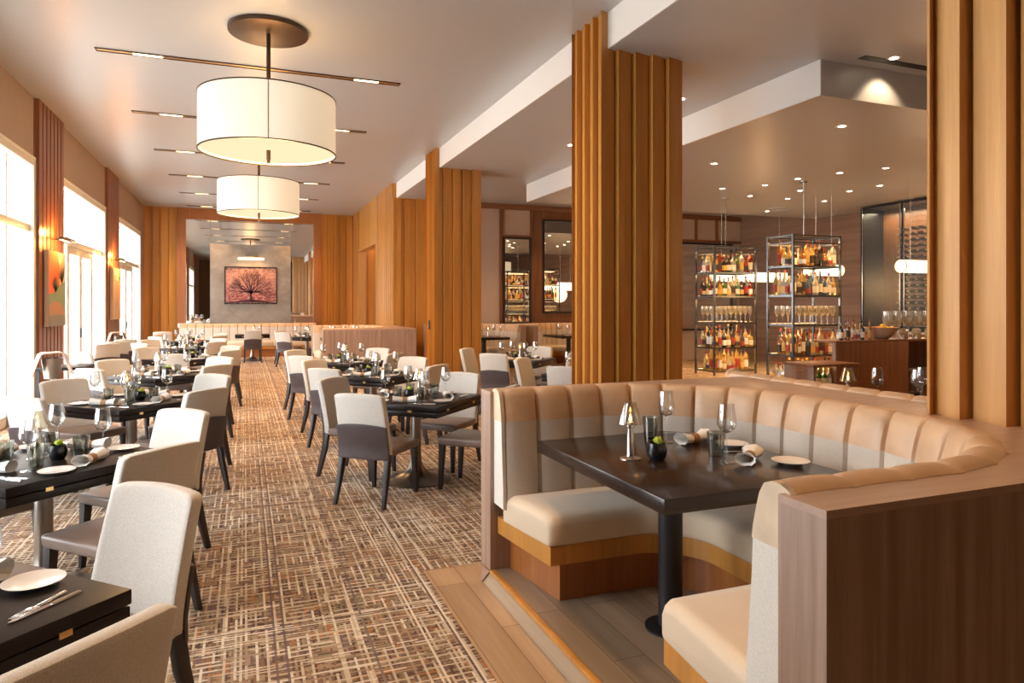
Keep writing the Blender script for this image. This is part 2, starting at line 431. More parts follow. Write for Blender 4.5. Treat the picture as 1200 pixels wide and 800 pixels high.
# terrace outside
struct('exterior_terrace', G().box(-14, XL - .3, -6, 40, -.3, -.05), plain('terrace_stone', (.8, .79, .76), .8))

# far wall joinery
FY = YF
g = G().prism(sawtooth((XL, FY - .12), (-1.95, FY - .12), 4, .06, nrm=(0, -1)) + [(-1.95, FY), (XL, FY)], 0, H1)
struct('wall_panelling_far', g, M['oak'])
g = G().prism(sawtooth((2.35, FY - .12), (3.38, FY - .12), 5, .06, nrm=(0, -1)) + [(3.38, FY), (2.35, FY)], 0, H1)
struct('wall_panelling_far_side', g, M['oak'])
g = G().box(-1.95, 2.35, FY - .14, FY, 4.26, H1).box(-1.95, -1.71, FY - .14, FY, 0, 4.26).box(2.11, 2.35, FY - .14, FY, 0, 4.26)
struct('trim_mirror_surround', g, M['oak_deep'])
mr = G().box(-1.71, 2.11, FY - .06, FY - .03, .9, 4.26).build('large_mirror', M['mirror'])
tag(mr, 'large wall mirror around the grey plaster panel on the far wall', 'mirror')
G().box(-1.72, 2.12, FY - .075, FY - .06, 4.24, 4.262).box(-1.72, -1.70, FY - .075, FY - .06, .9, 4.24).box(2.10, 2.12, FY - .075, FY - .06, .9, 4.24).box(-1.02, -1.0, FY - .075, FY - .06, 3.5, 4.24).box(1.37, 1.39, FY - .075, FY - .06, 3.5, 4.24).build('mirror_trim', M['steel'], mr)
pl = G().box(-1.01, 1.38, FY - .30, FY - .08, .02, 3.5).build('plaster_panel', M['concrete'])
tag(pl, 'grey polished plaster panel standing before the far mirror', 'wall panel')

# side wall past the booths
Y3 = 16.8
pts = rib_profile((3.38, Y3 + .02), (3.38, 18.98), 11, .07, (-1, 0), .55)
struct('wall_flutes', G().prism(pts + [(3.6, 18.98), (3.6, Y3 + .02)], 0, H1), M['oak'])
g = G().prism(sawtooth((3.38, 22.2), (3.38, 23.5), 4, .03, nrm=(-1, 0)) + [(3.6, 23.5), (3.6, 22.2)], 0, H1)
g.box(3.40, 3.6, 18.98, 22.2, 3.34, H1).box(4.0, 4.1, 18.98, 22.2, 0, 3.34).box(3.6, 4.1, 18.96, 18.98, 0, 3.34).box(3.6, 4.1, 22.2, 22.22, 0, 3.34)
struct('wall_side_panelling', g, M['oak'])
struct('trim_alcove', G().box(3.36, 3.62, 18.98, 19.03, 0, 3.34).box(3.36, 3.62, 22.15, 22.2, 0, 3.34).box(3.36, 3.62, 19.03, 22.15, 3.29, 3.34), M['oak_pale'])
pts = sawtooth((3.40, Y3), (5.4, Y3), 7, .06, nrm=(0, -1))
struct('wall_frontal_boards', G().prism(pts + [(5.4, Y3 + .2), (3.40, Y3 + .2)], 0, H2), M['oak'])

# pillars
def pillar(x0, x1, y0, y1, nx, ny, label, mat):
    d = .055
    a = sawtooth((x0, y0), (x1, y0), nx, d, nrm=(0, -1))            # front (-Y) proud at -X end
    b = sawtooth((x1, y0), (x1, y1), ny, d, nrm=(1, 0))
    c = sawtooth((x1, y1), (x0, y1), nx, d, nrm=(0, 1))
    e = sawtooth((x0, y0), (x0, y1), ny, d, nrm=(-1, 0))[::-1]      # side facing the aisle proud at the near end
    o = G().prism(a + b[1:] + c[1:] + e[:-1], 0, H1).build('pillar', mat)
    tag(o, label, 'pillar', kind='structure'); return o
pillar(3.38, 4.40, 6.19, 6.92, 5, 4, 'tall oak-clad pillar behind the near booth', M['oak'])
pillar(3.37, 4.33, 12.75, 13.5, 5, 4, 'oak-clad pillar in the middle distance beside the aisle tables', M['oak'])
pillar(2.80, 3.85, 1.25, 2.2, 5, 5, 'pale oak pillar rising through the booth ledge', M['oak_pale'])
sk = G().box(4.02, 4.09, 12.70, 12.722, .3, .42).build('wall_socket', M['black_plastic']); tag(sk, 'small black socket low on the middle oak pillar', 'socket')
sk = G().box(3.33, 3.345, 13.0, 13.07, 1.12, 1.30).build('light_switch', M['black_plastic']); tag(sk, 'narrow dark switch plate on aisle face of middle pillar', 'switch')

# lounge wall joinery
W = YW + .2
g = G()
for x in (5.5, 6.17, 7.04): g.box(x, x + .09, W - .06, W, 0, H2)
g.box(5.4, 13.9, W - .07, W, 4.09, H2)
g.box(6.26, 7.04, W - .06, W, 3.34, 3.42).box(7.13, 8.6, W - .05, W, 0, 4.09)
for x in (11.5, 12.26, 12.98): g.box(x, x + .07, W - .06, W, 3.5, 4.09)
g.box(8.6, 13.9, W - .06, W, 3.42, 3.5)
struct('trim_lounge_wall', g, M['bar_wood'], bevel=.004)
def wall_mirror(x0, x1, z0, z1, label):
    y = W - .05
    r = G().box(x0, x1, y - .02, y, z0, z1).build('mirror_panel', M['mirror']); tag(r, label, 'mirror')
    G().box(x0 - .04, x0, y - .06, y, z0 - .04, z1 + .04).box(x1, x1 + .04, y - .06, y, z0 - .04, z1 + .04).box(x0, x1, y - .06, y, z1, z1 + .04).box(x0, x1, y - .06, y, z0 - .04, z0).build('mirror_frame', M['black_steel'], r)
wall_mirror(6.30, 7.0, 1.15, 3.32, 'tall narrow mirror in the lounge wall reflecting a drum lamp')
wall_mirror(7.42, 8.5, 1.42, 3.83, 'wide black-framed mirror on the lounge wall beside the tall pillar')
wall_mirror(8.95, 13.5, .9, 3.36, 'long dark-framed mirror on the wall behind the bottle towers')

# ------------------------------------------------------------------ ceiling slots with lamps
slot_y = [9.27, 12.06, 14.85, 17.6, 20.3, 22.9]
sp = empty('ceiling_light_slot', (0, 0, 0))
g = G().box(-1.78, 1.78, -.055, -.035, -.012, .0).box(-1.78, 1.78, .035, .055, -.012, 0).box(-1.80, -1.78, -.055, .055, -.012, 0).box(1.78, 1.80, -.055, .055, -.012, 0)
g.build('slot_frame', M['bronze'], sp)
G().box(-1.78, 1.78, -.035, .035, -.006, -.001).build('reflector', M['brass'], sp)
for x in (-1.25, 1.35): G().box(x - .16, x + .16, -.03, .03, -.010, -.006).build('lamp', M['led'], sp)
sp['category'] = 'ceiling light'
names = ['first', 'second', 'third', 'fourth', 'fifth', 'last']
for y in (3.69, .9):
    place(sp, (.165, y, H1), 0, 'recessed bronze ceiling light slot overhead, nearer than the visible row', 'recessed light slots overhead', cat='ceiling light')
    for x in (-1.25, 1.35): light('SPOT', 'slot_spot', (.165 + x, y, H1 - .03), 150, (1, .58, .27), spot_size=1.5, spot_blend=.8, shadow_soft_size=.06)
for y, n in zip(slot_y, names):
    o = place(sp, (.165, y, H1), 0, 'long recessed bronze ceiling light slot, %s from the camera' % n, 'recessed light slots across the ceiling', cat='ceiling light')
    for x in (-1.25, 1.35):
        light('SPOT', 'slot_spot', (.165 + x, y, H1 - .03), 330, (1, .54, .23), spot_size=1.5, spot_blend=.8, shadow_soft_size=.06)

# drum pendants
def pendant():
    t = empty('drum_pendant'); t['category'] = 'pendant lamp'
    G().lathe([(0, 0), (.415, 0), (.415, -.05), (0, -.05)], 48).build('canopy', M['bronze'], t, bevel=.004)
    G().cyl((0, 0), .022, -1.42, -.05, 16).build('rod', M['bronze'], t, smooth=True)
    G().cyl((0, 0), .018, -1.46, -1.30, 12).build('finial', M['bronze'], t, smooth=True)
    g = G(); g.lathe([(.71, -.76), (.71, -1.34)], 64, closed=False)
    g.f = g.f[:-2]; g.m = g.m[:-2]
    g.build('lamp_shade', M['shade'], t, smooth=True)
    r = G()
    for z in (-.755, -1.345): r.lathe([(.703, z - .006), (.717, z - .006), (.717, z + .006), (.703, z + .006)], 64, closed=True)
    r.box(-.713, -.709, -.003, .003, -1.34, -.76)
    a = math.radians(-92); r.tube([(.713 * math.cos(a), .713 * math.sin(a), -1.34), (.713 * math.cos(a), .713 * math.sin(a), -.76)], .004, 6)
    r.build('shade_rim', M['bronze'], t)
    G().lathe([(0, -1.315), (.70, -1.315)], 48).build('diffuser', M['diffuser'], t)
    for k in range(3):
        a = k * 2 * PI / 3; g = G(); g.T = Matrix.Translation((.35 * math.cos(a), .35 * math.sin(a), -1.05)) @ Matrix.Rotation(a, 4, 'Z')
        g.lathe([(0, -.05), (.028, -.03), (.028, .02), (.012, .05), (0, .05)], 12); g.build('bulb', M['bulb'], t, smooth=True)
    return t
pd = pendant()
for (x, y, z, lb) in ((.24, 7.95, H1, 'large cream drum pendant with bronze canopy, nearer of the aisle pair'),
                      (.24, 13.43, H1, 'cream drum pendant hanging farther along the aisle ceiling'),
                      (10.3, 4.9, H2, 'cream drum pendant over the bar, seen in lounge mirror')):
    place(pd, (x, y, z), 0, lb, 'cream drum pendants', cat='pendant lamp')
    light('POINT', 'pendant_glow', (x, y, z - 1.55), 110, WARM, shadow_soft_size=.3)
    light('POINT', 'pendant_up', (x, y, z - .62), 20, WARM, shadow_soft_size=.2)

# downlights
dl = empty('downlight'); dl['category'] = 'downlight'
G().lathe([(.045, -.004), (.075, -.004), (.075, 0), (.045, 0)], 24, closed=True).build('trim_ring', M['white_plastic'], dl)
G().lathe([(0, -.002), (.046, -.002)], 20).build('lamp', M['spot'], dl)
DL = [(7.0, 6.55), (6.96, 9.02), (9.19, 9.57), (9.1, 10.3), (9.72, 11.44), (10.71, 11.44), (11.7, 11.42), (11.69, 13.15), (11.13, 10.23), (11.16, 9.56), (9.81, 8.29), (9.44, 8.88), (10.18, 10.54), (8.6, 10.9), (9.2, 13.14)]
for k, (x, y) in enumerate(DL):
    place(dl, (x, y, H3), 0, 'small round recessed downlight in the lowered ceiling over the bar', 'downlights over the bar', cat='downlight')
    light('SPOT', 'downlight_beam', (x, y, H3 - .02), 190, WARM, spot_size=1.9, spot_blend=.7, shadow_soft_size=.05)
place(dl, (6.45, 5.35, H2), 0, 'bright starry downlight beside dark ceiling slot near the soffit corner', cat='downlight')
light('SPOT', 'downlight_beam', (6.6, 5.38, H2 - .02), 30, (1, .72, .45), spot_size=1.6, spot_blend=.6, shadow_soft_size=.03, rot=(math.radians(28), 0, 0))
for (x, y) in [(7.5, 15.3), (10.5, 15.3), (5.0, 10.2), (4.9, 15.0), (5.2, 2.6), (8.3, 3.8), (5.2, 7.4)]:  # lamps out of view; the one nearest the bench is added to light it
    light('SPOT', 'downlight_beam', (x, y, H2 - .02), 190, WARM, spot_size=1.9, spot_blend=.7, shadow_soft_size=.06)
    place(dl, (x, y, H2), 0, 'small round recessed downlight, unseen, in the ceiling over the lounge tables', 'downlights over the lounge', cat='downlight')
vt = G().lathe([(.10, -.006), (.13, -.006), (.13, 0), (.10, 0)], 32, closed=True)
for r_ in (.18, .26): vt.lathe([(r_, -.012), (r_ + .03, -.012), (r_ + .03, 0), (r_, 0)], 32, closed=True)
for (x, y, z, lb) in ((7.3, 15.2, H2, 'round ring-shaped ceiling vent above the lounge mirror'), (11.7, 12.7, H3, 'round ceiling vent by the rod of the taller bottle tower')):
    o = bpy.data.objects.new('ceiling_vent', vt.mesh('ceiling_vent', M['ceiling']) if x < 8 else o.data); col.objects.link(o); o.location = (x, y, z); tag(o, lb, 'vent')

# tube pendants over the bar
def tube_light(x0, x1, y, z, zc, lb):
    t = empty('tube_pendant', (x0, y, z), 0, lb, 'pendant lamp', 'horizontal tube lights over the bar')
    n = x1 - x0; r = .112
    g = G(); g.T = Matrix.Rotation(PI / 2, 4, 'Y')
    g.lathe([(0, .0), (r - .015, .0), (r, .015), (r, n - .015), (r - .015, n), (0, n)], 28); g.build('glass_tube', M['tube'], t, smooth=True)
    for x in (.25, n - .25): G().cyl((x, 0), .004, r, zc - z, 8).build('rod', M['steel'], t)
    g = G(); g.T = Matrix.Rotation(PI / 2, 4, 'Y')
    for q in (.0, n - .02): g.lathe([(r, q), (r + .006, q), (r + .006, q + .02), (r, q + .02)], 28, closed=True)
    g.box(-r - .006, -r - .001, -.012, .012, .01, n - .01); g.build('end_ring', M['brass'], t)
tube_light(10.76, 12.6, 8.8, 2.28, H3, 'glowing horizontal tube light sticking out beside the pale pillar')
tube_light(10.14, 12.35, 13.2, 2.26, H3, 'glowing horizontal tube light behind the window-ward bottle tower')
tube_light(10.49, 11.4, 10.7, 2.30, H3, 'shorter glowing tube light behind the pillar-ward bottle tower')
light('POINT', 'tube_glow', (11.6, 8.8, 2.0), 30, WARM, shadow_soft_size=.3)
light('POINT', 'tube_glow', (11.2, 13.0, 2.0), 40, WARM, shadow_soft_size=.3)

# ------------------------------------------------------------------ dining chair (local: sitter faces +Y, origin on the floor)
def chair():
    t = empty('dining_chair'); t['category'] = 'chair'
    zb, zt = .37, .90
    def cy(z): return -.205 - .10 * max(0, (z - .45) / .45) ** 1.15      # recline
    def cx(z): return .232 - .012 * (z - zb) / (zt - zb)
    nu, nv = 16, 14; TH = .05
    def P(u, z, off):   # u -1..1
        x = u * cx(z); w = abs(u)
        y = cy(z) - .028 * (1 - u * u) + off
        zz = z - .012 * w ** 2 * ((z - zb) / (zt - zb)) ** 4 - .009 * max(0, w - .9) / .1 * ((z - zb) / (zt - zb)) ** 8
        return (x, y, zz)
    def slab(za, zc, off0, off1, grow=0, arc=0):
        rows = []
        for i in range(nv + 1):
            z = za + (zc - za) * i / nv
            fr = [P(-1 + 2 * j / nu, z + (arc * (1 - (-1 + 2 * j / nu) ** 2) if i == nv else 0), off1) for j in range(nu + 1)]
            bk = [P(1 - 2 * j / nu, z + (arc * (1 - (1 - 2 * j / nu) ** 2) if i == nv else 0), off0) for j in range(nu + 1)]
            if grow: fr = [(x * (1 + grow), y, z_) for x, y, z_ in fr]; bk = [(x * (1 + grow), y, z_) for x, y, z_ in bk]
            rows.append(fr + bk)
        g = G(); g.grid(rows, closed_u=True)
        n = 2 * nu + 2
        for r, rev in ((0, True), (nv, False)):
            a = len(g.v) - n * (nv + 1) + r * n
            for j in range(nu):
                q = (a + j, a + j + 1, a + n - 2 - j, a + n - 1 - j)
                g.f.append(q if not rev else q[::-1]); g.m.append(0)
        return g
    slab(.40, zt, -TH + .012, .018).build('backrest', M['tweed'], t, bevel=.011)
    slab(zb, .635, -TH - .004, -TH + .0125, .012, .022).build('back_shell', M['shell'], t, bevel=.003)
    # seat: padded box, wider at front
    rows = []
    prof = [(-.20, .215), (-.1, .225), (.1, .235), (.24, .238), (.262, .232)]
    g = G()
    g.frustum((0, .025, .385), .46, .455, (0, .025, .455), .475, .48)
    n0 = len(g.v)
    g.build('seat', M['seat'], t, bevel=.022, seg=3)
    for sx in (-1, 1):
        G().frustum((sx * .205, .265 - .02, 0), .030, .032, (sx * .198, .225, .40), .05, .055).build('leg', M['leg'], t, bevel=.004)
        # rear legs sweep back
        g = G(); rr = []
        for z, y, w, d, x in ((0, -.315, .028, .034, .222), (.12, -.285, .032, .042, .217), (.26, -.25, .038, .052, .212), (.42, -.225, .044, .05, .208)):
            rr.append([(sx * x - w / 2, y - d / 2, z), (sx * x + w / 2, y - d / 2, z), (sx * x + w / 2, y + d / 2, z), (sx * x - w / 2, y + d / 2, z)])
        g.grid(rr, closed_u=True); g.f += [(3, 2, 1, 0), (12, 13, 14, 15)]; g.m += [0, 0]
        g.build('leg', M['leg'], t, bevel=.003)
    return t
CH = chair()
R = math.radians

# ------------------------------------------------------------------ dining table
def table():
    t = empty('dining_table'); t['category'] = 'table'
    h = .46
    G().box(-h, h, -h, h, .705, .75).build('tabletop', M['black'], t, bevel=.004)
    G().box(-h + .003, h - .003, -h + .003, h - .003, .655, .700).build('lower_leaf', M['black'], t, bevel=.004)
    for (x, y, r_) in ((-.26, -h, 0), (.26, -h, 0), (h, -.26, 90), (h, .26, 90), (.0, h, 0), (-h, .2, 90), (-h, -.2, 90)):
        g = G(); g.T = Matrix.Translation((x, y, .702)) @ Matrix.Rotation(R(r_), 4, 'Z')
        g.box(-.018, .018, -.0025, .0025, -.009, .009); g.build('hinge', M['brass'], t)
    G().lathe([(0, 0), (.31, 0), (.315, .008), (.29, .018), (.20, .035), (.12, .065), (.075, .11), (.052, .17), (.045, .26), (.045, .62), (.12, .635), (.12, .655), (0, .655)], 40).build('pedestal', M['bronze2'], t, smooth=True)
    return t
M['bronze2'] = plain('pedestal_metal', (.30, .27, .245), .3, .95)
TB = table()

# ------------------------------------------------------------------ tableware
def tree1(name, cat): t = empty(name); t['category'] = cat; return t
def mk_lamp():
    t = tree1('table_lamp', 'table lamp')
    G().lathe([(0, 0), (.05, 0), (.05, .004), (.02, .010), (.016, .016), (.016, .145), (.022, .15), (.022, .158), (0, .158)], 24).build('stem', M['steel'], t, smooth=True)
    g = G(); g.lathe([(.058, .165), (.028, .262), (.026, .262), (.056, .165)], 28, closed=True); g.build('lamp_shade', M['shade_glass'], t, smooth=True)
    G().lathe([(0, .165), (.058, .165)], 24).build('shade_base', M['glass'], t)
    G().lathe([(0, .160), (.016, .160), (.016, .172), (0, .172)], 14).build('candle', M['china'], t)
    G().lathe([(0, .172), (.007, .182), (.005, .196), (0, .212)], 10).build('flame', M['flame'], t, smooth=True)
    return t
def mk_pot():
    t = tree1('plant_pot', 'plant pot')
    G().lathe([(0, 0), (.032, 0), (.044, .020), (.048, .046), (.041, .080), (.037, .080), (.041, .055), (0, .055)], 24).build('pot', M['pot'], t, smooth=True)
    g = G(); rnd = random.Random(3)
    for k in range(16):
        a, r_ = rnd.random() * 6.28, rnd.random() * .024; g.T = Matrix.Translation((r_ * math.cos(a), r_ * math.sin(a), .083 + rnd.random() * .014)) @ Matrix.Rotation(rnd.random() * 3, 4, 'X') @ Matrix.Rotation(rnd.random() * 3, 4, 'Y')
        g.lathe([(0, -.010), (.009, -.004), (.010, .004), (0, .010)], 6)
    g.build('plant', M['leaf'], t, smooth=True); return t
def mk_plate():
    return tag(G().lathe([(0, .004), (.045, .004), (.048, 0), (.054, .004), (.082, .013), (.084, .016), (.080, .0165), (.052, .009), (0, .009)], 40).build('side_plate', M['china'], None, smooth=True), cat='plate')
def mk_napkin():
    t = tree1('napkin', 'napkin'); g = G(); rows = []
    n = 20
    for i in range(13):
        s = -1 + 2 * i / 12; x = s * (.105 if s < 0 else .10)
        w = .021 + (.026 if s < 0 else .030) * abs(s) ** 1.3; h = .019 + .012 * abs(s)
        rows.append([(x, w * math.cos(2 * PI * k / n) * (1 + .06 * math.sin(3 * k + i)), max(.001, h + h * math.sin(2 * PI * k / n) * (1 + .10 * math.cos(2 * k + i * .6)))) for k in range(n)])
    g.grid(rows, closed_u=True)
    # fold back inner tube ends
    for r0 in (rows[0], rows[-1]):
        sgn = 1 if r0 is rows[0] else -1
        inner = [(p[0] + sgn * .03, p[1] * .72, .022 + (p[2] - .022) * .66) for p in r0]
        g.grid([r0, inner], closed_u=True)
    g.build('cloth', M['linen'], t, smooth=True)
    g = G(); g.T = Matrix.Translation((0, 0, .021)) @ Matrix.Rotation(PI / 2, 4, 'Y')
    g.lathe([(.0235, -.02), (.0275, -.02), (.0275, .02), (.0235, .02)], 20, closed=True); g.build('napkin_ring', M['ring'], t, smooth=True)
    return t
def mk_fork():
    g = G(); g.frustum((0, -.045, .002), .013, .11, (0, -.045, .006), .009, .105); g.box(-.0135, .0135, .01, .04, .003, .0055)
    for x in (-.0115, -.004, .004, .0115): g.box(x - .0019, x + .0019, .04, .09, .003, .0055)
    return tag(g.build('fork', M['cutlery'], None, bevel=.0008), cat='fork')
def mk_knife():
    g = G(); g.frustum((0, -.055, .002), .016, .095, (0, -.055, .007), .011, .09); g.prism([(-.009, -.01), (.008, -.01), (.013, .05), (.011, .09), (.002, .115), (-.007, .10)], .003, .0045)
    return tag(g.build('butter_knife', M['cutlery'], None), cat='knife')
def mk_wine():
    t = tree1('wine_glass', 'wine glass')
    G().lathe([(0, 0), (.037, 0), (.037, .002), (.006, .006), (.0035, .02), (.0035, .125), (.006, .135), (0, .135)], 20).build('stem', M['glass'], t, smooth=True)
    G().lathe([(.004, .135), (.028, .146), (.042, .168), (.044, .188), (.039, .225), (.033, .268), (.0318, .268), (.0375, .225), (.0425, .188), (.0405, .169), (.027, .148), (0, .137)], 24, closed=False).build('bowl', M['glass'], t, smooth=True)
    return t
def mk_tumbler():
    return tag(G().lathe([(0, 0), (.034, 0), (.043, .115), (.0415, .115), (.033, .008), (0, .008)], 24).build('tumbler', M['smoke'], None, smooth=True), cat='tumbler')
PR = dict(lamp=mk_lamp(), pot=mk_pot(), plate=mk_plate(), napkin=mk_napkin(), fork=mk_fork(), knife=mk_knife(), wine=mk_wine(), tumbler=mk_tumbler())
CATS = dict(lamp='table lamp', pot='plant pot', plate='plate', napkin='napkin', fork='fork', knife='knife', wine='wine glass', tumbler='tumbler')
DESC = dict(lamp='glass-shaded candle lamp', pot='small black pot of green succulent', plate='white side plate', napkin='rolled white napkin', fork='small fork', knife='butter knife', wine='clear wine glass', tumbler='smoked glass tumbler')

def ware(kind, x, y, z, rz, lb, group):
    return place(PR[kind], (x, y, z), rz, lb, group, cat=CATS[kind])
def setting(cx, cy, z, ang, ref, seatref, full=True, rnd=random.Random(1)):
    """place setting before a seat; ang = outward direction from table centre to the seat"""
    ox, oy = math.cos(ang), math.sin(ang); tx, ty = -oy, ox
    def at(o, t): return cx + ox * o + tx * t, cy + oy * o + ty * t
    items = [('napkin', .30, .06, ang + PI / 2 + .5), ('plate', .36, -.16, 0), ('tumbler', .12, .13, 0), ('wine', .20, .20, 0)]
    if full: items += [('fork', .335, .235, ang - PI / 2 + .5), ('knife', .335, .27, ang - PI / 2 + .2)]
    for k, o, t, rz in items:
        x, y = at(o, t); zz = z
        if k in ('fork', 'knife'): x, y = at(.27 if k == 'fork' else .28, -.33 if k == 'fork' else -.355); rz = ang + PI / 2 + (.3 if k == 'fork' else .12)
        ware(k, x, y, zz, rz, '%s on %s, %s' % (DESC[k], ref, seatref), 'tableware on ' + ref)
def centre(cx, cy, z, ref, flip=1):
    ware('lamp', cx - .04 * flip, cy + .04, z, 0, '%s in the middle of %s' % (DESC['lamp'], ref), None)
    ware('pot', cx + .07 * flip, cy - .02, z, .5, '%s in the middle of %s' % (DESC['pot'], ref), None)

TABLES = [  # name, cx, cy, angle, seats (deg, seat phrase), aisle side
    ('frontmost window-side table', -.965, 2.33, 45, 'W', 4),
    ('second window-side table', -1.03, 4.45, 45, 'W', 4),
    ('third window-side table', -.94, 6.92, 45, 'W', 4),
    ('fourth window-side table', -.95, 9.42, 45, 'W', 4),
    ('fifth window-side table', -.86, 12.1, 45, 'W', 3),
    ('sixth window-side table', -1.15, 14.9, 45, 'W', 4),
    ('seventh window-side table', -1.2, 17.7, 45, 'W', 4),
    ('first pillar-side table', 1.46, 6.18, 47, 'P', 4),
    ('second pillar-side table', 1.47, 8.49, 45, 'P', 4),
    ('third pillar-side table', 1.37, 10.55, 45, 'P', 4),
    ('last pillar-side table', 1.55, 19.15, 45, 'P', 3),
    ('table against the far banquette', .2, 21.15, 0, 'F', 1),
    ('lounge table between pillars', 4.0, 10.0, 45, 'P', 4),
    ('lounge table behind near pillar', 4.05, 7.75, 45, 'P', 2),
]
def seats(side):
    if side == 'W': return [(-45, 'aisle chair turned from camera'), (45, 'aisle chair facing camera'), (135, 'window chair facing camera'), (225, 'window chair turned from camera')]
    if side == 'P': return [(225, 'aisle chair turned from camera'), (135, 'aisle chair facing camera'), (45, 'pillar chair facing camera'), (-45, 'pillar chair turned from camera')]
    return [(-90, 'chair facing the banquette')]
crnd = random.Random(5)
for (ref, cx, cy, rot, side, n) in TABLES:
    place(TB, (cx, cy, 0), R(rot - 0), 'square black pedestal dining table, the %s' % ref if 'table against' not in ref and 'lounge' not in ref else 'black pedestal %s' % ref, 'black pedestal dining tables', cat='table')
    for i, (a, ph) in enumerate(seats(side)):
        if side == 'W' and 'fifth' in ref and a == 225: continue
        if 'behind near' in ref and a in (45, -45): pass
        ang = R(a + (rot - 45 if side != 'F' else 0)); d = .60
        if side == 'F': d = .66
        jr = crnd.uniform(-.035, .035) if cy > 5 else 0
        if 'against' not in ref or True:
            place(CH, (cx + d * math.cos(ang), cy + d * math.sin(ang), 0), ang + PI / 2 + jr,
                  'cream and charcoal dining chair at %s, %s' % (ref, ph.replace(' chair', ' side,', 1) if ' chair' in ph else ph), 'cream and charcoal dining chairs', cat='chair')
        setting(cx, cy, .75, ang, ref, ph.replace(' chair', ' seat', 1), cy < 13)
    centre(cx, cy, .75, ref, 1 if side == 'W' else -1)
for (x, y, a, lb) in ((-.97, 11.22, 0, 'grey-backed dining chair squarely turned from camera before the fifth window-side table'),
                      (-1.95, 12.0, -60, 'pale dining chair by the window beside the second pilaster'),
                      (-2.48, 14.45, 35, 'dining chair in a slanted trio by the far windows, nearest of three'),
                      (-2.46, 15.3, 35, 'dining chair in a slanted trio by the far windows, middle of three'),
                      (-2.44, 16.15, 35, 'dining chair in a slanted trio by the far windows, farthest of three'),
                      (-2.0, 20.3, 0, 'small-looking pale dining chair by the far banquette, beside the last window')):
    place(CH, (x, y, 0), R(a), lb, 'cream and charcoal dining chairs', cat='chair')

# flowers on fifth table
t = empty('flower_vase', (-.72, 12.38, .75), 0, 'dark vase of pink and white flowers on the fifth window-side table', 'vase')
G().lathe([(0, 0), (.045, 0), (.05, .10), (.04, .17), (.036, .17), (.04, .1), (0, .02)], 20).build('vase', M['pot'], t, smooth=True)
rnd = random.Random(9)
g = G(); g2 = G()
for k in range(14):
    a, r_ = rnd.random() * 6.28, .02 + rnd.random() * .09; p = (r_ * math.cos(a), r_ * math.sin(a), .22 + rnd.random() * .08)
    g2.tube([(0, 0, .12), (p[0] * .6, p[1] * .6, .19), p], .003, 5)
    g.T = Matrix.Translation(p); g.lathe([(0, -.015), (.02, -.008), (.026, .006), (.012, .016), (0, .012)], 9)
g2.build('stems', M['leaf_dark'], t); g.build('blossoms', plain('blossom', (.75, .50, .45), .7, var=.3, vs=30), t, smooth=True)

# ------------------------------------------------------------------ booths
def round_path(hw, u0, u1, r, ns, na, nb):
    """U path: from (u0, hw) along +u, rounded corners, to (u0, -hw). returns points and inward normals with equal sampling"""
    P = []; Nn = []
    for i in range(ns): f = i / ns; P.append((u0 + (u1 - r - u0) * f, hw)); Nn.append((0, -1))
    for i in range(na):
        a = PI / 2 * (1 - i / na); P.append((u1 - r + r * math.cos(a), hw - r + r * math.sin(a))); Nn.append((-math.cos(a), -math.sin(a)))
    for i in range(nb): f = i / nb; P.append((u1, hw - r - (2 * (hw - r)) * f)); Nn.append((-1, 0))
    for i in range(na):
        a = -PI / 2 * i / na; P.append((u1 - r + r * math.cos(a), -hw + r + r * math.sin(a))); Nn.append((-math.cos(a), -math.sin(a)))
    for i in range(ns + 1): f = i / ns; P.append((u1 - r + (u0 - u1 + r) * f, -hw)); Nn.append((0, 1))
    return P, Nn
M['b_leather_pale'] = leather('booth_leather_pale', (.70, .55, .38), .42)
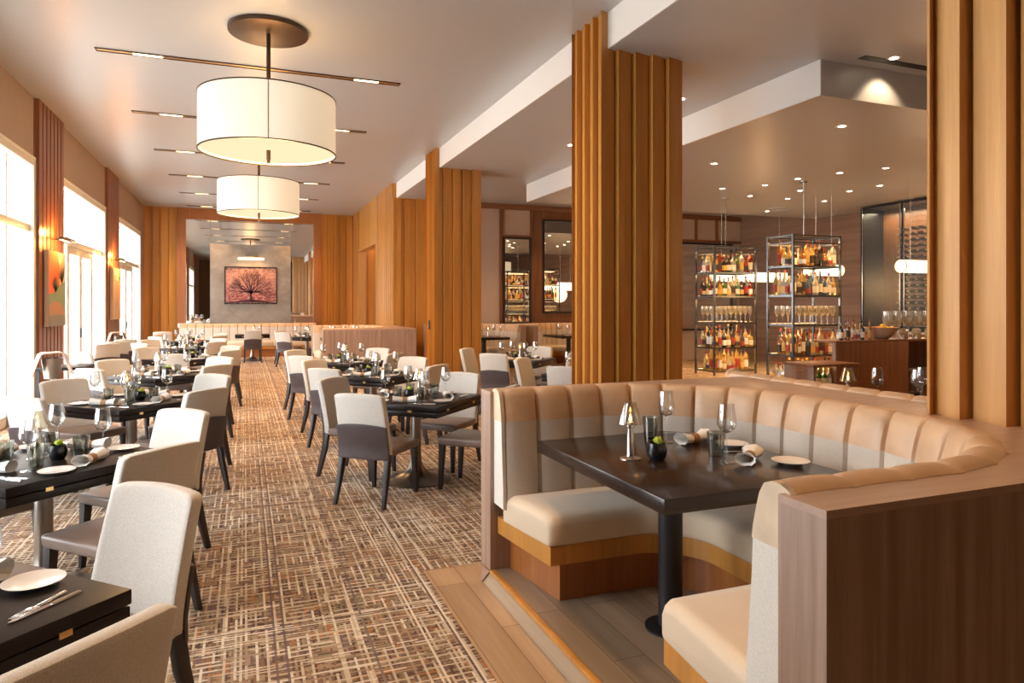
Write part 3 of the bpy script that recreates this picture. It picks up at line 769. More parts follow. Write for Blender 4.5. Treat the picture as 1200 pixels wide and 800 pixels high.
def booth(plat=.127):
    t = empty('banquette_booth'); t['category'] = 'booth'
    HW, U1, RR = 1.105, 1.43, .85; OU, OV = 1.85, 1.262; zc = 1.117
    # platform
    G().box(0.012, OU, -OV + .005, OV - .005, 0, plat - .016).build('platform', M['riser'], t)
    G().box(0.03, OU, -OV + .005, OV - .005, plat - .016, plat).build('platform_floor', M['floor_grey'], t)
    G().box(0.0, .03, -OV + .005, OV - .005, plat - .02, plat + .001).build('platform_nosing', M['oak'], t, bevel=.003)
    P, Nn = round_path(HW, .0, U1, RR, 8, 12, 8)
    # outer rectangle by projecting outward
    def outer(i):
        p, n = P[i], Nn[i]; k = []
        if n[0] < -1e-6: k.append((OU - p[0]) / -n[0])
        if n[1] < -1e-6: k.append((OV - p[1]) / -n[1])
        if n[1] > 1e-6: k.append((p[1] + OV) / n[1])
        s = min(k); return (p[0] - n[0] * s, p[1] - n[1] * s)
    O = []
    for i in range(len(P)):
        O.append(outer(i))
    # snap corners
    def snap(sgn):
        j = min(range(len(O)), key=lambda i: (O[i][0] - OU) ** 2 + (O[i][1] - sgn * OV) ** 2); O[j] = (OU, sgn * OV)
    snap(1); snap(-1)
    g = G(); n = len(P)
    rows = [[(O[i][0], O[i][1], plat * 0 + .002), (O[i][0], O[i][1], zc - .02), (P[i][0], P[i][1], zc - .02), (P[i][0], P[i][1], plat)] for i in range(n)]
    g.grid(rows, closed_u=True); g.f += [(0, 1, 2, 3), tuple(4 * (n - 1) + k for k in (3, 2, 1, 0))]; g.m += [0, 0]
    g.build('partition', M['walnut'], t)
    g = G(); rows = [[(O[i][0], O[i][1], zc - .02), (O[i][0], O[i][1], zc), (P[i][0], P[i][1], zc), (P[i][0], P[i][1], zc - .02)] for i in range(n)]
    g.grid(rows, closed_u=True); g.f += [(0, 1, 2, 3), tuple(4 * (n - 1) + k for k in (3, 2, 1, 0))]; g.m += [0, 0]
    g.build('ledge', M['walnut_top'], t)
    # dense path for upholstery
    P, Nn = round_path(HW, .035, U1, RR, 30, 36, 30)
    S = [0]
    for i in range(1, len(P)): S.append(S[-1] + math.dist(P[i], P[i - 1]))
    tot = S[-1]; nch = 21; pitch = tot / nch
    # resample so that samples hit the seams
    def at(s):
        s = min(max(s, 0), tot)
        for i in range(1, len(S)):
            if S[i] >= s - 1e-9:
                f = (s - S[i - 1]) / (S[i] - S[i - 1] + 1e-12)
                a, b = P[i - 1], P[i]; na, nb_ = Nn[i - 1], Nn[i]
                nx, ny = na[0] + (nb_[0] - na[0]) * f, na[1] + (nb_[1] - na[1]) * f; l = math.hypot(nx, ny)
                return (a[0] + (b[0] - a[0]) * f, a[1] + (b[1] - a[1]) * f), (nx / l, ny / l)
    fr = [0, .025, .07, .16, .3, .5, .7, .84, .93, .975]
    samp = [(k + f) * pitch for k in range(nch) for f in fr] + [tot]
    def groove(s):
        x = (s / pitch) % 1; x = min(x, 1 - x)
        if s < pitch * .5 or s > tot - pitch * .5:
            if s < 1e-6 or s > tot - 1e-6: return -.004
        return -.024 * math.exp(-(x / .05) ** 2) + .012 * (1 - (1 - 2 * x) ** 2)
    ztop = zc + .020
    low = [(.150, .50), (.145, .62), (.135, .74), (.125, .86), (.120, .965)]
    top = [(.120, .965), (.115, 1.0), (.103, 1.05), (.09, 1.095), (.072, ztop - .012), (.045, ztop - .001), (.015, ztop - .001), (-.012, ztop - .010), (-.022, zc + .001), (0, zc - .015)]
    for nm, prof, m in (('backrest', low, M['b_fabric']), ('headrest', top, M['b_leather'])):
        rows = []
        for s in samp:
            p, nn = at(s); gr = groove(s); row = []
            for (d, z) in prof:
                k = 1 if d > .02 else .35
                dd = d + gr * k; row.append((p[0] + nn[0] * dd, p[1] + nn[1] * dd, z + (gr * .12 if nm == 'headrest' and z > zc + .005 else 0)))
            rows.append(row)
        g = G(); g.grid(rows); g.build(nm, m, t, smooth=True)
    # seam line between the two covers
    g = G()
    # end caps (white side panels)
    for sgn in (1, -1):
        full = low + top[1:]
        yb = sgn * HW
        pts = [(yb - sgn * (d - .001), z) for d, z in full] + [(yb, .50)]
        g = G(); v = [(.022, y, z) for y, z in pts] + [(.040, y, z) for y, z in pts]; k = len(pts)
        g.add(v, [tuple(range(k)), tuple(range(2 * k - 1, k - 1, -1))] + [(i, (i + 1) % k, (i + 1) % k + k, i + k) for i in range(k)])
        g.build('end_panel', M['b_velvet'], t)
        up = [(yb - sgn * (d + .002), z + .001) for d, z in top[:-1]] + [(yb, zc + .001), (yb, .965)]
        g = G(); v = [(.020, y, z) for y, z in up] + [(.042, y, z) for y, z in up]; k = len(up)
        g.add(v, [tuple(range(k)), tuple(range(2 * k - 1, k - 1, -1))] + [(i, (i + 1) % k, (i + 1) % k + k, i + k) for i in range(k)])
        g.build('headrest_end', M['b_leather_pale'], t)
    # seat cushions and base
    A, An = round_path(HW - .10, .035, U1 - .10, RR - .1, 16, 16, 12)
    B, Bn = round_path(HW - .57, .105, U1 - .57, .30, 16, 16, 12)
    def near_wide(pts, y0): return [(x, y + .13 * min(1, max(0, -y / y0))) for x, y in pts]
    B = near_wide(B, HW - .57)
    N_ = len(A)
    zs = plat + .45; zl = plat + .295
    prof = [(0, zs - .02), (.15, zs - .002), (.5, zs), (.85, zs - .004), (.95, zs - .016), (1.0, zs - .045), (1.0, zl + .02), (.985, zl), (0, zl)]
    cuts = [(0, 22), (22, N_ // 2 + 12 if False else N_ - 23), (N_ - 23, N_ - 1)]
    for (i0, i1) in cuts:
        rows = []
        idx = list(range(i0, i1 + 1))
        for q, i in enumerate(idx):
            e = 0
            for (f, z) in prof: pass
            edge = (q == 0 or q == len(idx) - 1)
            row = []
            for (f, z) in prof:
                zz = z; ff = f
                if edge: zz = zs - (.03 if z > zl + .05 else 0) + (z - zs) * 1.0 if z > zl + .03 else z; ff = min(f, .975)
                row.append((A[i][0] + (B[i][0] - A[i][0]) * ff, A[i][1] + (B[i][1] - A[i][1]) * ff, zz))
            rows.append(row)
        # rounded end rows
        def shift(row, dx, dz): return [(x + dx[0], y + dx[1], z + (dz if z > zl + .03 else 0)) for x, y, z in row]
        g = G(); g.grid(rows, closed_u=True); k = len(prof)
        g.f += [tuple(range(k)), tuple(len(rows) * k - 1 - j for j in range(k))]; g.m += [0, 0]
        g.build('seat_cushion', M['b_cushion'], t, bevel=.012, seg=2)
    def base(off, zA, zB, u0, nm, mm):
        B2, _ = round_path(HW - off, u0, U1 - off, .30, 8, 12, 8); B2 = near_wide(B2, HW - off)
        A2, _ = round_path(HW - .0, u0 - .07, U1 - .0, RR, 8, 12, 8)
        g = G(); rows = [[(A2[i][0], A2[i][1], zA), (A2[i][0], A2[i][1], zB), (B2[i][0], B2[i][1], zB), (B2[i][0], B2[i][1], zA)] for i in range(len(A2))]
        g.grid(rows, closed_u=True); k = len(rows); g.f += [(0, 1, 2, 3), tuple(4 * (k - 1) + j for j in (3, 2, 1, 0))]; g.m += [0, 0]
        g.build(nm, mm, t)
    base(.555, plat + .20, zl - .001, .115, 'seat_rail', M['oak'])
    base(.50, plat, plat + .20, .19, 'toe_kick', M['oak_deep'])
    return t
BO = booth()
place(BO, (1.27, 2.495, 0), 0, 'large U-shaped channel-tufted booth with walnut ledge nearest the camera', 'tufted booths', cat='booth')
place(BO, (1.42, 15.08, 0), 0, 'walnut-sided booth in the distance beyond the middle pillar', 'tufted booths', cat='booth')

place(BO, (5.1, 14.75, 0), -PI / 2 * -1, 'tan booth against the lounge wall beside the middle pillar', 'tufted booths', (1, .78, 1), cat='booth')
place(BO, (7.25, 14.75, 0), PI / 2, 'tan booth against the lounge wall below the black-framed mirror', 'tufted booths', (1, .78, 1), cat='booth')
# straight bench backing onto the near booth
t = empty('tufted_bench', (3.13, 3.22, 0), 0, 'tan tufted bench backing onto the near booth ledge, seen from behind', 'bench')
L_ = .90
prof = [(.13, .50), (.12, .8), (.115, .95), (.11, 1.06), (.10, 1.115), (.07, 1.14), (.035, 1.14), (.008, 1.125), (0, 1.10), (0, .50)]
rows = []; nchn = 9
for k in range(nchn):
    for f in (0, .03, .1, .25, .5, .75, .9, .97):
        q = min(f, 1 - f); gr = .016 * math.exp(-(q / .06) ** 2); y = -L_ + (k + f) * 2 * L_ / nchn
        e = max(0, (y - (L_ - .25)) / .25); cv_ = .18 * e * e
        rows.append([(x + cv_ - gr * (1 if x > .05 else -.3), y, z - (gr if z > 1.1 else 0)) for x, z in prof])
rows.append([(x + .18, L_, z) for x, z in prof])
g = G(); g.grid(rows, closed_u=True); k = len(prof); g.f += [tuple(range(k)), tuple(len(rows) * k - 1 - j for j in range(k))]; g.m += [0, 0]
g.build('backrest', M['b_leather'], t, smooth=True)
G().box(.12, .66, -L_, L_ - .05, .42, .577).build('seat_cushion', M['b_cushion'], t, bevel=.03, seg=3)
G().box(.05, .60, -L_ + .02, L_ - .07, .0, .418).build('toe_kick', M['oak_deep'], t)
# tabletops in booths
def booth_table(x0, x1, y0, y1, cx, cy, base, lb):
    t = empty('booth_table', (cx, cy, base), 0, lb, 'table')
    g = G(); r = .10; pts = [(x0, y0), (x0, y1)]
    pts += [(x1 - r + r * math.sin(a), y1 - r + r * math.cos(a)) for a in [PI / 2 * k / 8 for k in range(9)]]
    pts += [(x1 - r + r * math.cos(a), y0 + r - r * math.sin(a)) for a in [PI / 2 * k / 8 for k in range(9)]]
    g.prism([(x - cx, y - cy) for x, y in pts], .69, .75); g.build('tabletop', M['booth_table'], t, bevel=.004)
    G().lathe([(.0, 0), (.115, 0), (.115, .010), (.055, .02), (.055, .69), (0, .69)], 32).build('column', M['black_steel'], t, smooth=True)
booth_table(1.45, 2.42, 2.17, 3.36, 1.81, 2.66, .127, 'black rectangular table on a black column inside the near booth')
booth_table(3.75, 4.75, 2.7, 4.0, 4.3, 3.3, .127, 'black table before the tufted bench behind the near booth')
booth_table(1.55, 2.5, 14.5, 15.7, 2.0, 15.1, .127, 'black table inside the distant booth beyond the middle pillar')
booth_table(4.65, 5.55, 14.3, 15.4, 5.1, 14.9, .127, 'black table before tan booth beside the middle pillar')
booth_table(6.8, 7.7, 14.3, 15.4, 7.25, 14.9, .127, 'black table before tan booth below the black-framed mirror')
TZ = .877
def w(kind, x, y, rz, lb, grp=None, z=TZ): ware(kind, x, y, z, rz, lb, grp)
w('lamp', 1.69, 2.81, 0, 'candle lamp with clear glass shade on the near booth table')
w('pot', 1.79, 2.74, 0, 'black pot with yellow-green plant on the near booth table')
w('tumbler', 2.05, 3.20, 0, 'smoked tumbler behind the plant pot on the near booth table')
w('wine', 2.07, 3.08, 0, 'tall clear glass beside the rear tumbler on near booth table')
w('napkin', 2.20, 3.02, R(15), 'rolled white napkin in the middle of the near booth table')
w('tumbler', 2.10, 2.71, 0, 'smoked tumbler before the front wine glass on near booth table')
w('wine', 2.06, 2.58, 0, 'tall clear wine glass beside the front napkin on near booth table')
w('napkin', 2.17, 2.56, R(40), 'rolled napkin with brown ring beside white plate on near booth table')
w('plate', 2.32, 2.46, 0, 'white side plate at the table end beside the tan booth arm')
w('plate', 2.33, 2.88, 0, 'white side plate behind the middle napkin on near booth table')
w('knife', 2.25, 3.26, R(70), 'butter knife at far side of the near booth table')
w('fork', 2.22, 2.75, R(70), 'fork behind the front wine glass on the near booth table')
# second booth table
w('lamp', 4.12, 3.80, 0, 'glowing candle lamp on the table behind the near booth')
w('pot', 4.22, 3.72, 0, 'black plant pot on the table behind the near booth')
for x, y, l in ((4.27, 3.68, 'beside the candle lamp'), (4.42, 3.48, 'in the middle of the group'), (4.62, 3.60, 'standing rearmost of the group'), (4.62, 2.85, 'half hidden by pale pillar')):
    w('wine', x, y, 0, 'large clear wine glass on table behind the near booth, ' + l, 'wine glasses behind the near booth')
w('tumbler', 4.36, 3.44, 0, 'smoked tumbler on the table behind the near booth, beside the lamp', None)
w('tumbler', 4.60, 3.38, 0, 'smoked tumbler on the table behind the near booth, beside rearmost glass', None)
w('napkin', 4.50, 2.95, R(40), 'rolled white napkin on the table behind near booth, by the pillar', None)
for (cx, cy, ref) in ((2.0, 15.1, 'distant booth table'), (5.1, 14.6, 'table before the tan booth beside middle pillar'), (7.25, 14.6, 'table before tan booth below framed mirror')):
    for k, (dx, dy) in enumerate(((-.25, -.2), (.25, -.2), (-.25, .3), (.25, .3))):
        w('wine', cx + dx, cy + dy, 0, 'clear wine glass standing on the %s' % ref, 'wine glasses on ' + ref)
        w('plate', cx + dx * 1.1, cy + dy * .6 - .1 * (1 if dy < 0 else -1), 0, 'white side plate on the %s' % ref, 'plates on ' + ref)
    w('lamp', cx, cy, 0, 'candle lamp standing on the %s' % ref)

# ------------------------------------------------------------------ far banquette
t = empty('long_banquette', (.15, 22.95, 0), 0, 'long channel-tufted cream banquette along the far wall', 'banquette')
x0, x1 = -2.0, 2.0
pit = .235; n = int((x1 - x0) / pit)
fr = [0, .03, .1, .25, .5, .75, .9, .97]
for nm, prof, m in (('backrest', [(-.02, .45), (-.03, .6), (-.01, .8), (.0, .90)], M['b_fabric']), ('headrest', [(.0, .90), (.02, .95), (.05, 1.0), (.10, 1.02), (.14, 1.0), (.15, .9)], M['b_leather'])):
    rows = []
    for k in range(n):
        for f in fr:
            x = x0 + (k + f) * (x1 - x0) / n; q = min(f, 1 - f); gr = .035 * math.exp(-(q / .06) ** 2)
            rows.append([(x, y + gr * (1 if z < 1 else .4), z) for y, z in prof])
    rows.append([(x1, y + .02, z) for y, z in prof])
    G().grid(rows).build(nm, m, t, smooth=True)
for k in range(3):
    a = x0 + (x1 - x0) * k / 3; b_ = x0 + (x1 - x0) * (k + 1) / 3
    G().box(a + .002, b_ - .002, -.56, -.0, .33, .48).build('seat_cushion', M['b_cushion'], t, bevel=.03, seg=3)
G().box(x0 + .02, x1 - .02, -.53, .12, .24, .328).build('seat_rail', M['oak'], t)
G().box(x0 + .05, x1 - .05, -.46, .12, 0, .24).build('toe_kick', M['oak_deep'], t)
# ledge things behind banquette: serving pieces
for k, x in enumerate((-1.55, -1.40, -1.25)):
    o = ware('wine', x, 23.35, 1.03, 0, 'wine glass standing on the ledge before the far mirror', 'glasses on the far ledge')
lb = G().box(-1.9, -1.02, 23.12, 23.5, .9, 1.03).build('ledge_cabinet', M['china'], None, bevel=.004); tag(lb, 'pale low ledge cabinet between banquette and far mirror on window side', 'ledge')
lb = G().box(1.40, 2.1, 23.12, 23.5, .9, 1.03).build('ledge_cabinet', M['bar_wood'], None, bevel=.004); tag(lb, 'dark low ledge between banquette and far mirror on pillar side', 'ledge')

#@@PART3
# ------------------------------------------------------------------ artworks
def px_mat(name, c, r=.7): return plain(name, c, r)
# tree painting on the plaster panel
t = empty('tree_painting', (.18, 23.29, 2.21), 0, 'framed painting of a bare branching tree in pink and orange on grey panel', 'painting')
hw, hh = .75, .56
m, nt, b = _nt('painting_ground')
tc = N(nt, 'ShaderNodeTexCoord'); sx = N(nt, 'ShaderNodeSeparateXYZ'); L(nt, tc.outputs['Object'], sx.inputs[0])
mr_ = N(nt, 'ShaderNodeMapRange'); mr_.inputs[1].default_value = -.56; mr_.inputs[2].default_value = .56; L(nt, sx.outputs[2], mr_.inputs[0])
c = ramp(nt, mr_.outputs[0], [(.0, (.02, .01, .01)), (.06, (.22, .03, .03)), (.3, (.30, .05, .04)), (.42, (.42, .14, .11)), (.75, (.50, .22, .14)), (1, (.16, .07, .06))])
f = noise(nt, (9, 9, 22), 1, 4); c = mix(nt, ramp(nt, f, [(.42, 0.0), (.62, .75)]), c, (.60, .34, .27))
f = noise(nt, (3, 3, 3), 1, 2); c = mix(nt, ramp(nt, f, [(.55, 0.0), (.75, .6)]), c, (.25, .08, .10))
L(nt, c, b.inputs['Base Color']); b.inputs['Roughness'].default_value = .6
G().box(-hw, hw, 0, .008, -hh, hh).build('canvas', m, t)
g = G().box(-hw - .03, hw + .03, -.02, .009, hh, hh + .03).box(-hw - .03, hw + .03, -.02, .009, -hh - .03, -hh).box(-hw - .03, -hw, -.02, .009, -hh, hh).box(hw, hw + .03, -.02, .009, -hh, hh)
g.build('frame', M['black_steel'], t)
rt = random.Random(4); g = G()
def ribbon(p, q, w0, w1):
    d = Vector((q[0] - p[0], q[1] - p[1])).normalized(); nx, ny = -d.y, d.x
    g.add([(p[0] + nx * w0, -.003, p[1] + ny * w0), (p[0] - nx * w0, -.003, p[1] - ny * w0), (q[0] - nx * w1, -.003, q[1] - ny * w1), (q[0] + nx * w1, -.003, q[1] + ny * w1)], [(0, 1, 2, 3)])
def branch(p, a, l, w_, d):
    q = (p[0] + l * math.cos(a), p[1] + l * math.sin(a))
    if abs(q[0]) > hw - .02 or q[1] > hh - .02 or q[1] < -hh + .1: return
    ribbon(p, q, w_, w_ * .8)
    if d <= 0: return
    branch(q, a + rt.uniform(-.12, .12), l * .88, w_ * .75, d - 1)
    if rt.random() < .9: branch(q, a + rt.choice((-1, 1)) * rt.uniform(.3, .6), l * .75, w_ * .55, d - 1)
ribbon((0, -.50), (.0, -.22), .045, .028)
for a in (.12, .35, .6, .9, 1.2, 1.5, 1.75, 2.1, 2.45, 2.75, 3.0): branch((0, -.24 + .02 * math.sin(a * 9)), a, .155, .020, 6)
ribbon((-.75, -.55), (0, -.48), .01, .05); ribbon((0, -.48), (.75, -.55), .05, .01)
g.build('painted_tree', plain('tree_paint', (.06, .015, .025), .6), t)
# picture light
t = empty('picture_light', (.18, 23.29, 3.05), 0, 'polished bar picture light glowing above the tree painting', 'picture light')
G().box(-.22, .22, -.13, 0.0, .06, .085).build('bracket', M['steel'], t, bevel=.004)
gg = G(); gg.T = Matrix.Translation((-.38, -.13, .0)) @ Matrix.Rotation(PI / 2, 4, 'Y'); gg.lathe([(0, 0), (.028, 0), (.028, .76), (0, .76)], 14); gg.build('tube', M['led'], t, smooth=True)
light('AREA', 'picture_beam', (.18, 23.12, 3.02), 14, WARM, shape='RECTANGLE', size=.8, size_y=.08, rot=(R(-25), 0, 0))

# pilaster artworks
def poly_face(g, pts, x): g.add([(x, y, z) for y, z in pts], [tuple(range(len(pts)))])
def art(y0, y1, z0, z1, kind, lb):
    x = XL + .13
    t = empty('wall_canvas', (x, (y0 + y1) / 2, z0), 0, lb, 'painting'); W_ = (y1 - y0) / 2; H_ = z1 - z0
    G().box(-.06, 0, -W_, W_, 0, H_).build('canvas', plain('canvas_edge', (.55, .40, .28), .7), t)
    def shape(nm, pts, c, k):
        g = G(); poly_face(g, [(max(-W_, min(W_, a)), max(0, min(H_, b))) for a, b in pts], .001 + k * .0012); g.build(nm, plain(nm + '_paint', c, .6), t)
    if kind:
        shape('sky', [(-W_, 0), (W_, 0), (W_, H_), (-W_, H_)], (.80, .55, .33), 0)
        shape('sun', [(-W_ * .55 + .42 * math.cos(a), H_ * .66 + .52 * math.sin(a)) for a in [2 * PI * k / 28 for k in range(28)]], (.75, .13, .05), 1)
        shape('hill', [(-W_, 0), (-W_, H_ * .42), (-W_ * .2, H_ * .46), (W_ * .3, H_ * .56), (W_, H_ * .62), (W_, 0)], (.20, .30, .20), 2)
        shape('rock', [(-W_, 0), (-W_, H_ * .28), (-W_ * .4, H_ * .34), (W_ * .4, H_ * .31), (W_, H_ * .20), (W_, 0)], (.42, .24, .16), 3)
        shape('water', [(-W_, 0), (-W_, H_ * .14), (0, H_ * .16), (W_, H_ * .13), (W_, 0)], (.24, .24, .24), 4)
        g = G()
        for (cy, cz, s, n_) in ((-.12, H_ * .47, .36, 9), (W_ * .55, H_ * .60, .46, 9)):
            for k in range(n_):
                a = R(25 + k * 130 / (n_ - 1)); q = (cy + s * math.cos(a), cz + s * math.sin(a) * 1.1); nx, nz = -math.sin(a) * .022, math.cos(a) * .022
                g.add([(.007, cy + nx, cz + nz), (.007, cy - nx, cz - nz), (.007, min(W_, q[0]), min(H_, q[1]))], [(0, 1, 2)])
        g.build('agave_leaves', plain('agave_paint', (.03, .06, .03), .6), t)
    else:
        shape('ground', [(-W_, 0), (W_, 0), (W_, H_), (-W_, H_)], (.62, .45, .28), 0)
        shape('leaf_patch', [(0, H_ * .8), (W_, H_ * .78), (W_, H_), (W_ * .3, H_)], (.30, .42, .25), 1)
        g = G()
        for k in range(9):
            z = H_ * (.15 + .075 * k); g.add([(.004, -.25 + .05 * (k % 3), z), (.004, -.20 + .05 * (k % 3), z + .01), (.004, .15 - .06 * (k % 2), z + .14), (.004, .10 - .06 * (k % 2), z + .13)], [(0, 1, 2, 3)])
        g.build('brush_strokes', plain('stroke_paint', (.22, .11, .05), .6), t)
    return t
art(12.02, 13.02, 1.27, 2.42, 1, 'tall canvas of red sun, green hills and agave on first pilaster')
art(17.38, 18.35, 1.27, 2.42, 0, 'tall ochre canvas with brown strokes on the farther pilaster')
for y, z, lb in ((12.5, 2.62, 'amber picture light glowing above the red sun canvas'), (17.87, 2.62, 'amber picture light glowing above the ochre canvas')):
    t = empty('picture_light', (XL + .09, y, z), 0, lb, 'picture light')
    G().box(-.04, .16, -.02, .02, -.01, .01).build('bracket', M['bronze'], t)
    G().box(.13, .17, -.30, .30, -.025, .02).build('shade', M['bronze'], t, bevel=.004)
    G().box(.135, .165, -.28, .28, -.032, -.025).build('lamp', M['led'], t)
    light('AREA', 'canvas_beam', (XL + .32, y, z - .05), 20, WARMER, shape='RECTANGLE', size=.06, size_y=.5, rot=(0, R(35), 0))
    light('POINT', 'canvas_glow', (XL + .22, y, z + .10), 34, WARMER, shadow_soft_size=.04)
for y, lb in ((15.0, 'chrome door closer arm over the first terrace doors'), (20.3, 'chrome door closer arm over the second terrace doors')):
    o = G().box(XL - .04, XL + .12, y - 1.75, y - 1.15, 2.66, 2.72).build('door_closer', M['chrome'], None, bevel=.01); tag(o, lb, 'door closer')

# napkin-draped bucket stands by the pilasters
def bucket(x, y, lb):
    t = empty('wine_bucket_stand', (x, y, 0), 0, lb, 'wine bucket stand')
    G().lathe([(0, 0), (.14, 0), (.14, .012), (.02, .03), (.014, .08), (.014, .66), (.07, .68), (0, .68)], 24).build('stand', M['steel'], t, smooth=True)
    G().lathe([(0, .68), (.085, .68), (.115, .92), (.125, .93), (.118, .935), (.105, .92), (.08, .69), (0, .69)], 28).build('bucket', M['bronze2'], t, smooth=True)
    # towel draped in an arch
    rows = []
    for i in range(15):
        s = -1 + i / 7
        if abs(s) < .55: px, pz = s * .24, .985 + .02 * (1 - s * s)
        else: k = (abs(s) - .55) / .45; px, pz = math.copysign(.132 + .09 * k, s), .99 - .27 * k
        rows.append([(px, -.15 + .3 * j / 6 + .012 * math.sin(j * 2 + i), pz + .006 * math.sin(j * 2.1 + i * .8)) for j in range(7)])
    o = G().grid(rows).build('folded_towel', M['towel'], None, smooth=True, loc=(x, y, 0)); o.rotation_euler = (0, 0, R(20))
    md = o.modifiers.new('thick', 'SOLIDIFY'); md.thickness = .008
    tag(o, 'brown towel draped over the %s' % ('bucket stand beside first pilaster' if y < 12 else 'farther bucket stand beside second pilaster'), 'towel')
    g = G(); g.lathe([(0, .70), (.036, .70), (.036, .88), (.015, .93), (.0135, .975), (0, .975)], 16)
    o = g.build('wine_bottle', M['white_plastic'], None, smooth=True, loc=(x, y, 0)); tag(o, 'pale wrapped bottle standing in the %s' % ('bucket by the first pilaster' if y < 12 else 'bucket by the farther pilaster'), 'bottle')
bucket(-2.25, 10.1, 'steel wine bucket stand beside the first window pilaster')
bucket(-2.6, 17.1, 'steel wine bucket stand farther along beside the terrace doors')
# service table by the window
t = empty('service_table', (-2.35, 11.3, 0), 0, 'small dark service table by the first terrace door', 'side table')
G().box(-.3, .3, -.35, .35, .70, .74).build('tabletop', M['black'], t, bevel=.004)
for sx in (-1, 1):
    for sy in (-1, 1): G().box(sx * .26 - .02, sx * .26 + .02, sy * .31 - .02, sy * .31 + .02, 0, .70).build('leg', M['leg'], t)

# ------------------------------------------------------------------ bottle towers
BCOL = {'amber': (.55, .22, .04), 'gold': (.85, .58, .18), 'clear': (.85, .82, .72), 'green': (.06, .13, .03), 'dark': (.03, .02, .015), 'red': (.42, .05, .02), 'blue': (.15, .24, .38)}
def liquor_mat(n, c):
    m, nt, b = _nt('bottle_' + n); b.inputs['Base Color'].default_value = rgb(c); b.inputs['Roughness'].default_value = .06
    b.inputs['Transmission Weight'].default_value = .6 if n not in ('dark', 'green') else .1; b.inputs['Coat Weight'].default_value = .6; b.inputs['Specular IOR Level'].default_value = .8
    return m
BM_ = {k: liquor_mat(k, c) for k, c in BCOL.items()}
LAB = [plain('label_cream', (.80, .74, .60), .6), plain('label_white', (.85, .84, .80), .6), plain('label_black', (.05, .04, .04), .6), plain('label_gold', (.62, .40, .10), .4), plain('label_red', (.35, .05, .04), .6)]
CAP = [plain('cap_black', (.03, .03, .03), .4), plain('cap_gold', (.6, .42, .15), .35, .8), plain('cap_red', (.28, .03, .02), .4)]
SH = [  # radius, body height, neck start, total, square?
    (.037, .17, .22, .30, 20), (.042, .15, .19, .27, 4), (.034, .20, .24, .32, 20), (.048, .11, .17, .25, 20), (.032, .22, .27, .33, 4), (.040, .14, .18, .24, 8)]
bcache = {}
def bottle_mesh(si, cn, li, ci):
    k = (si, cn, li, ci)
    if k not in bcache:
        r, hb, hs, ht, n = SH[si]; rr = r * (1.2 if n == 4 else 1)
        g = G(); ex = dict()
        if n == 4: g.T = Matrix.Rotation(PI / 4, 4, 'Z')
        g.lathe([(0, 0), (rr * .96, 0), (rr, .006), (rr, hb), (rr * .8, hb + (hs - hb) * .4), (.015, hs), (.0125, hs + .01), (.0125, ht - .03), (0, ht - .03)], n if n != 4 else 4)
        g.lathe([(rr + .0008, hb * .22), (rr + .0012, hb * .22), (rr + .0012, hb * .75), (rr + .0008, hb * .75)], n if n != 4 else 4, mi=1, closed=True)
        g.T = Matrix(); g.lathe([(0, ht - .032), (.0155, ht - .032), (.0155, ht), (0, ht)], 10, mi=2)
        bcache[k] = g.mesh('liquor_bottle', [BM_[cn], LAB[li], CAP[ci]], smooth=True)
    return bcache[k]
CN = {'amber': 'amber spirit', 'gold': 'golden spirit', 'clear': 'clear spirit', 'green': 'green glass', 'dark': 'dark glass', 'red': 'reddish spirit', 'blue': 'bluish glass'}
LN = ['cream label', 'white label', 'black label', 'gold label', 'red label']
def bottle(x, y, z, rnd, pal, place_, grp, rz=0):
    cn = rnd.choice(pal); si = rnd.randrange(len(SH)); li = rnd.randrange(5); ci = rnd.randrange(3)
    o = bpy.data.objects.new('liquor_bottle', bottle_mesh(si, cn, li, ci)); col.objects.link(o); o.location = (x, y, z); o.rotation_euler = (0, 0, rz + rnd.uniform(-.3, .3)); sc_ = rnd.uniform(1.25, 1.5); o.scale = (1.3, 1.3, sc_)
    tag(o, '%s bottle with %s %s' % (CN[cn], LN[li], place_), 'bottle', grp + ', ' + CN[cn] + ' ' + LN[li]); return o
def mk_goblet():
    return tag(G().lathe([(0, 0), (.030, 0), (.005, .005), (.004, .07), (.022, .085), (.034, .115), (.030, .17), (.0285, .17), (.0325, .115), (.02, .088), (0, .078)], 16).build('stem_glass', M['glass_bar'], None, smooth=True), cat='wine glass')
M['glass_bar'] = glass('bar_glass', (.93, .92, .88), .95, .04, .10, (.95, .9, .8))
GB = mk_goblet()
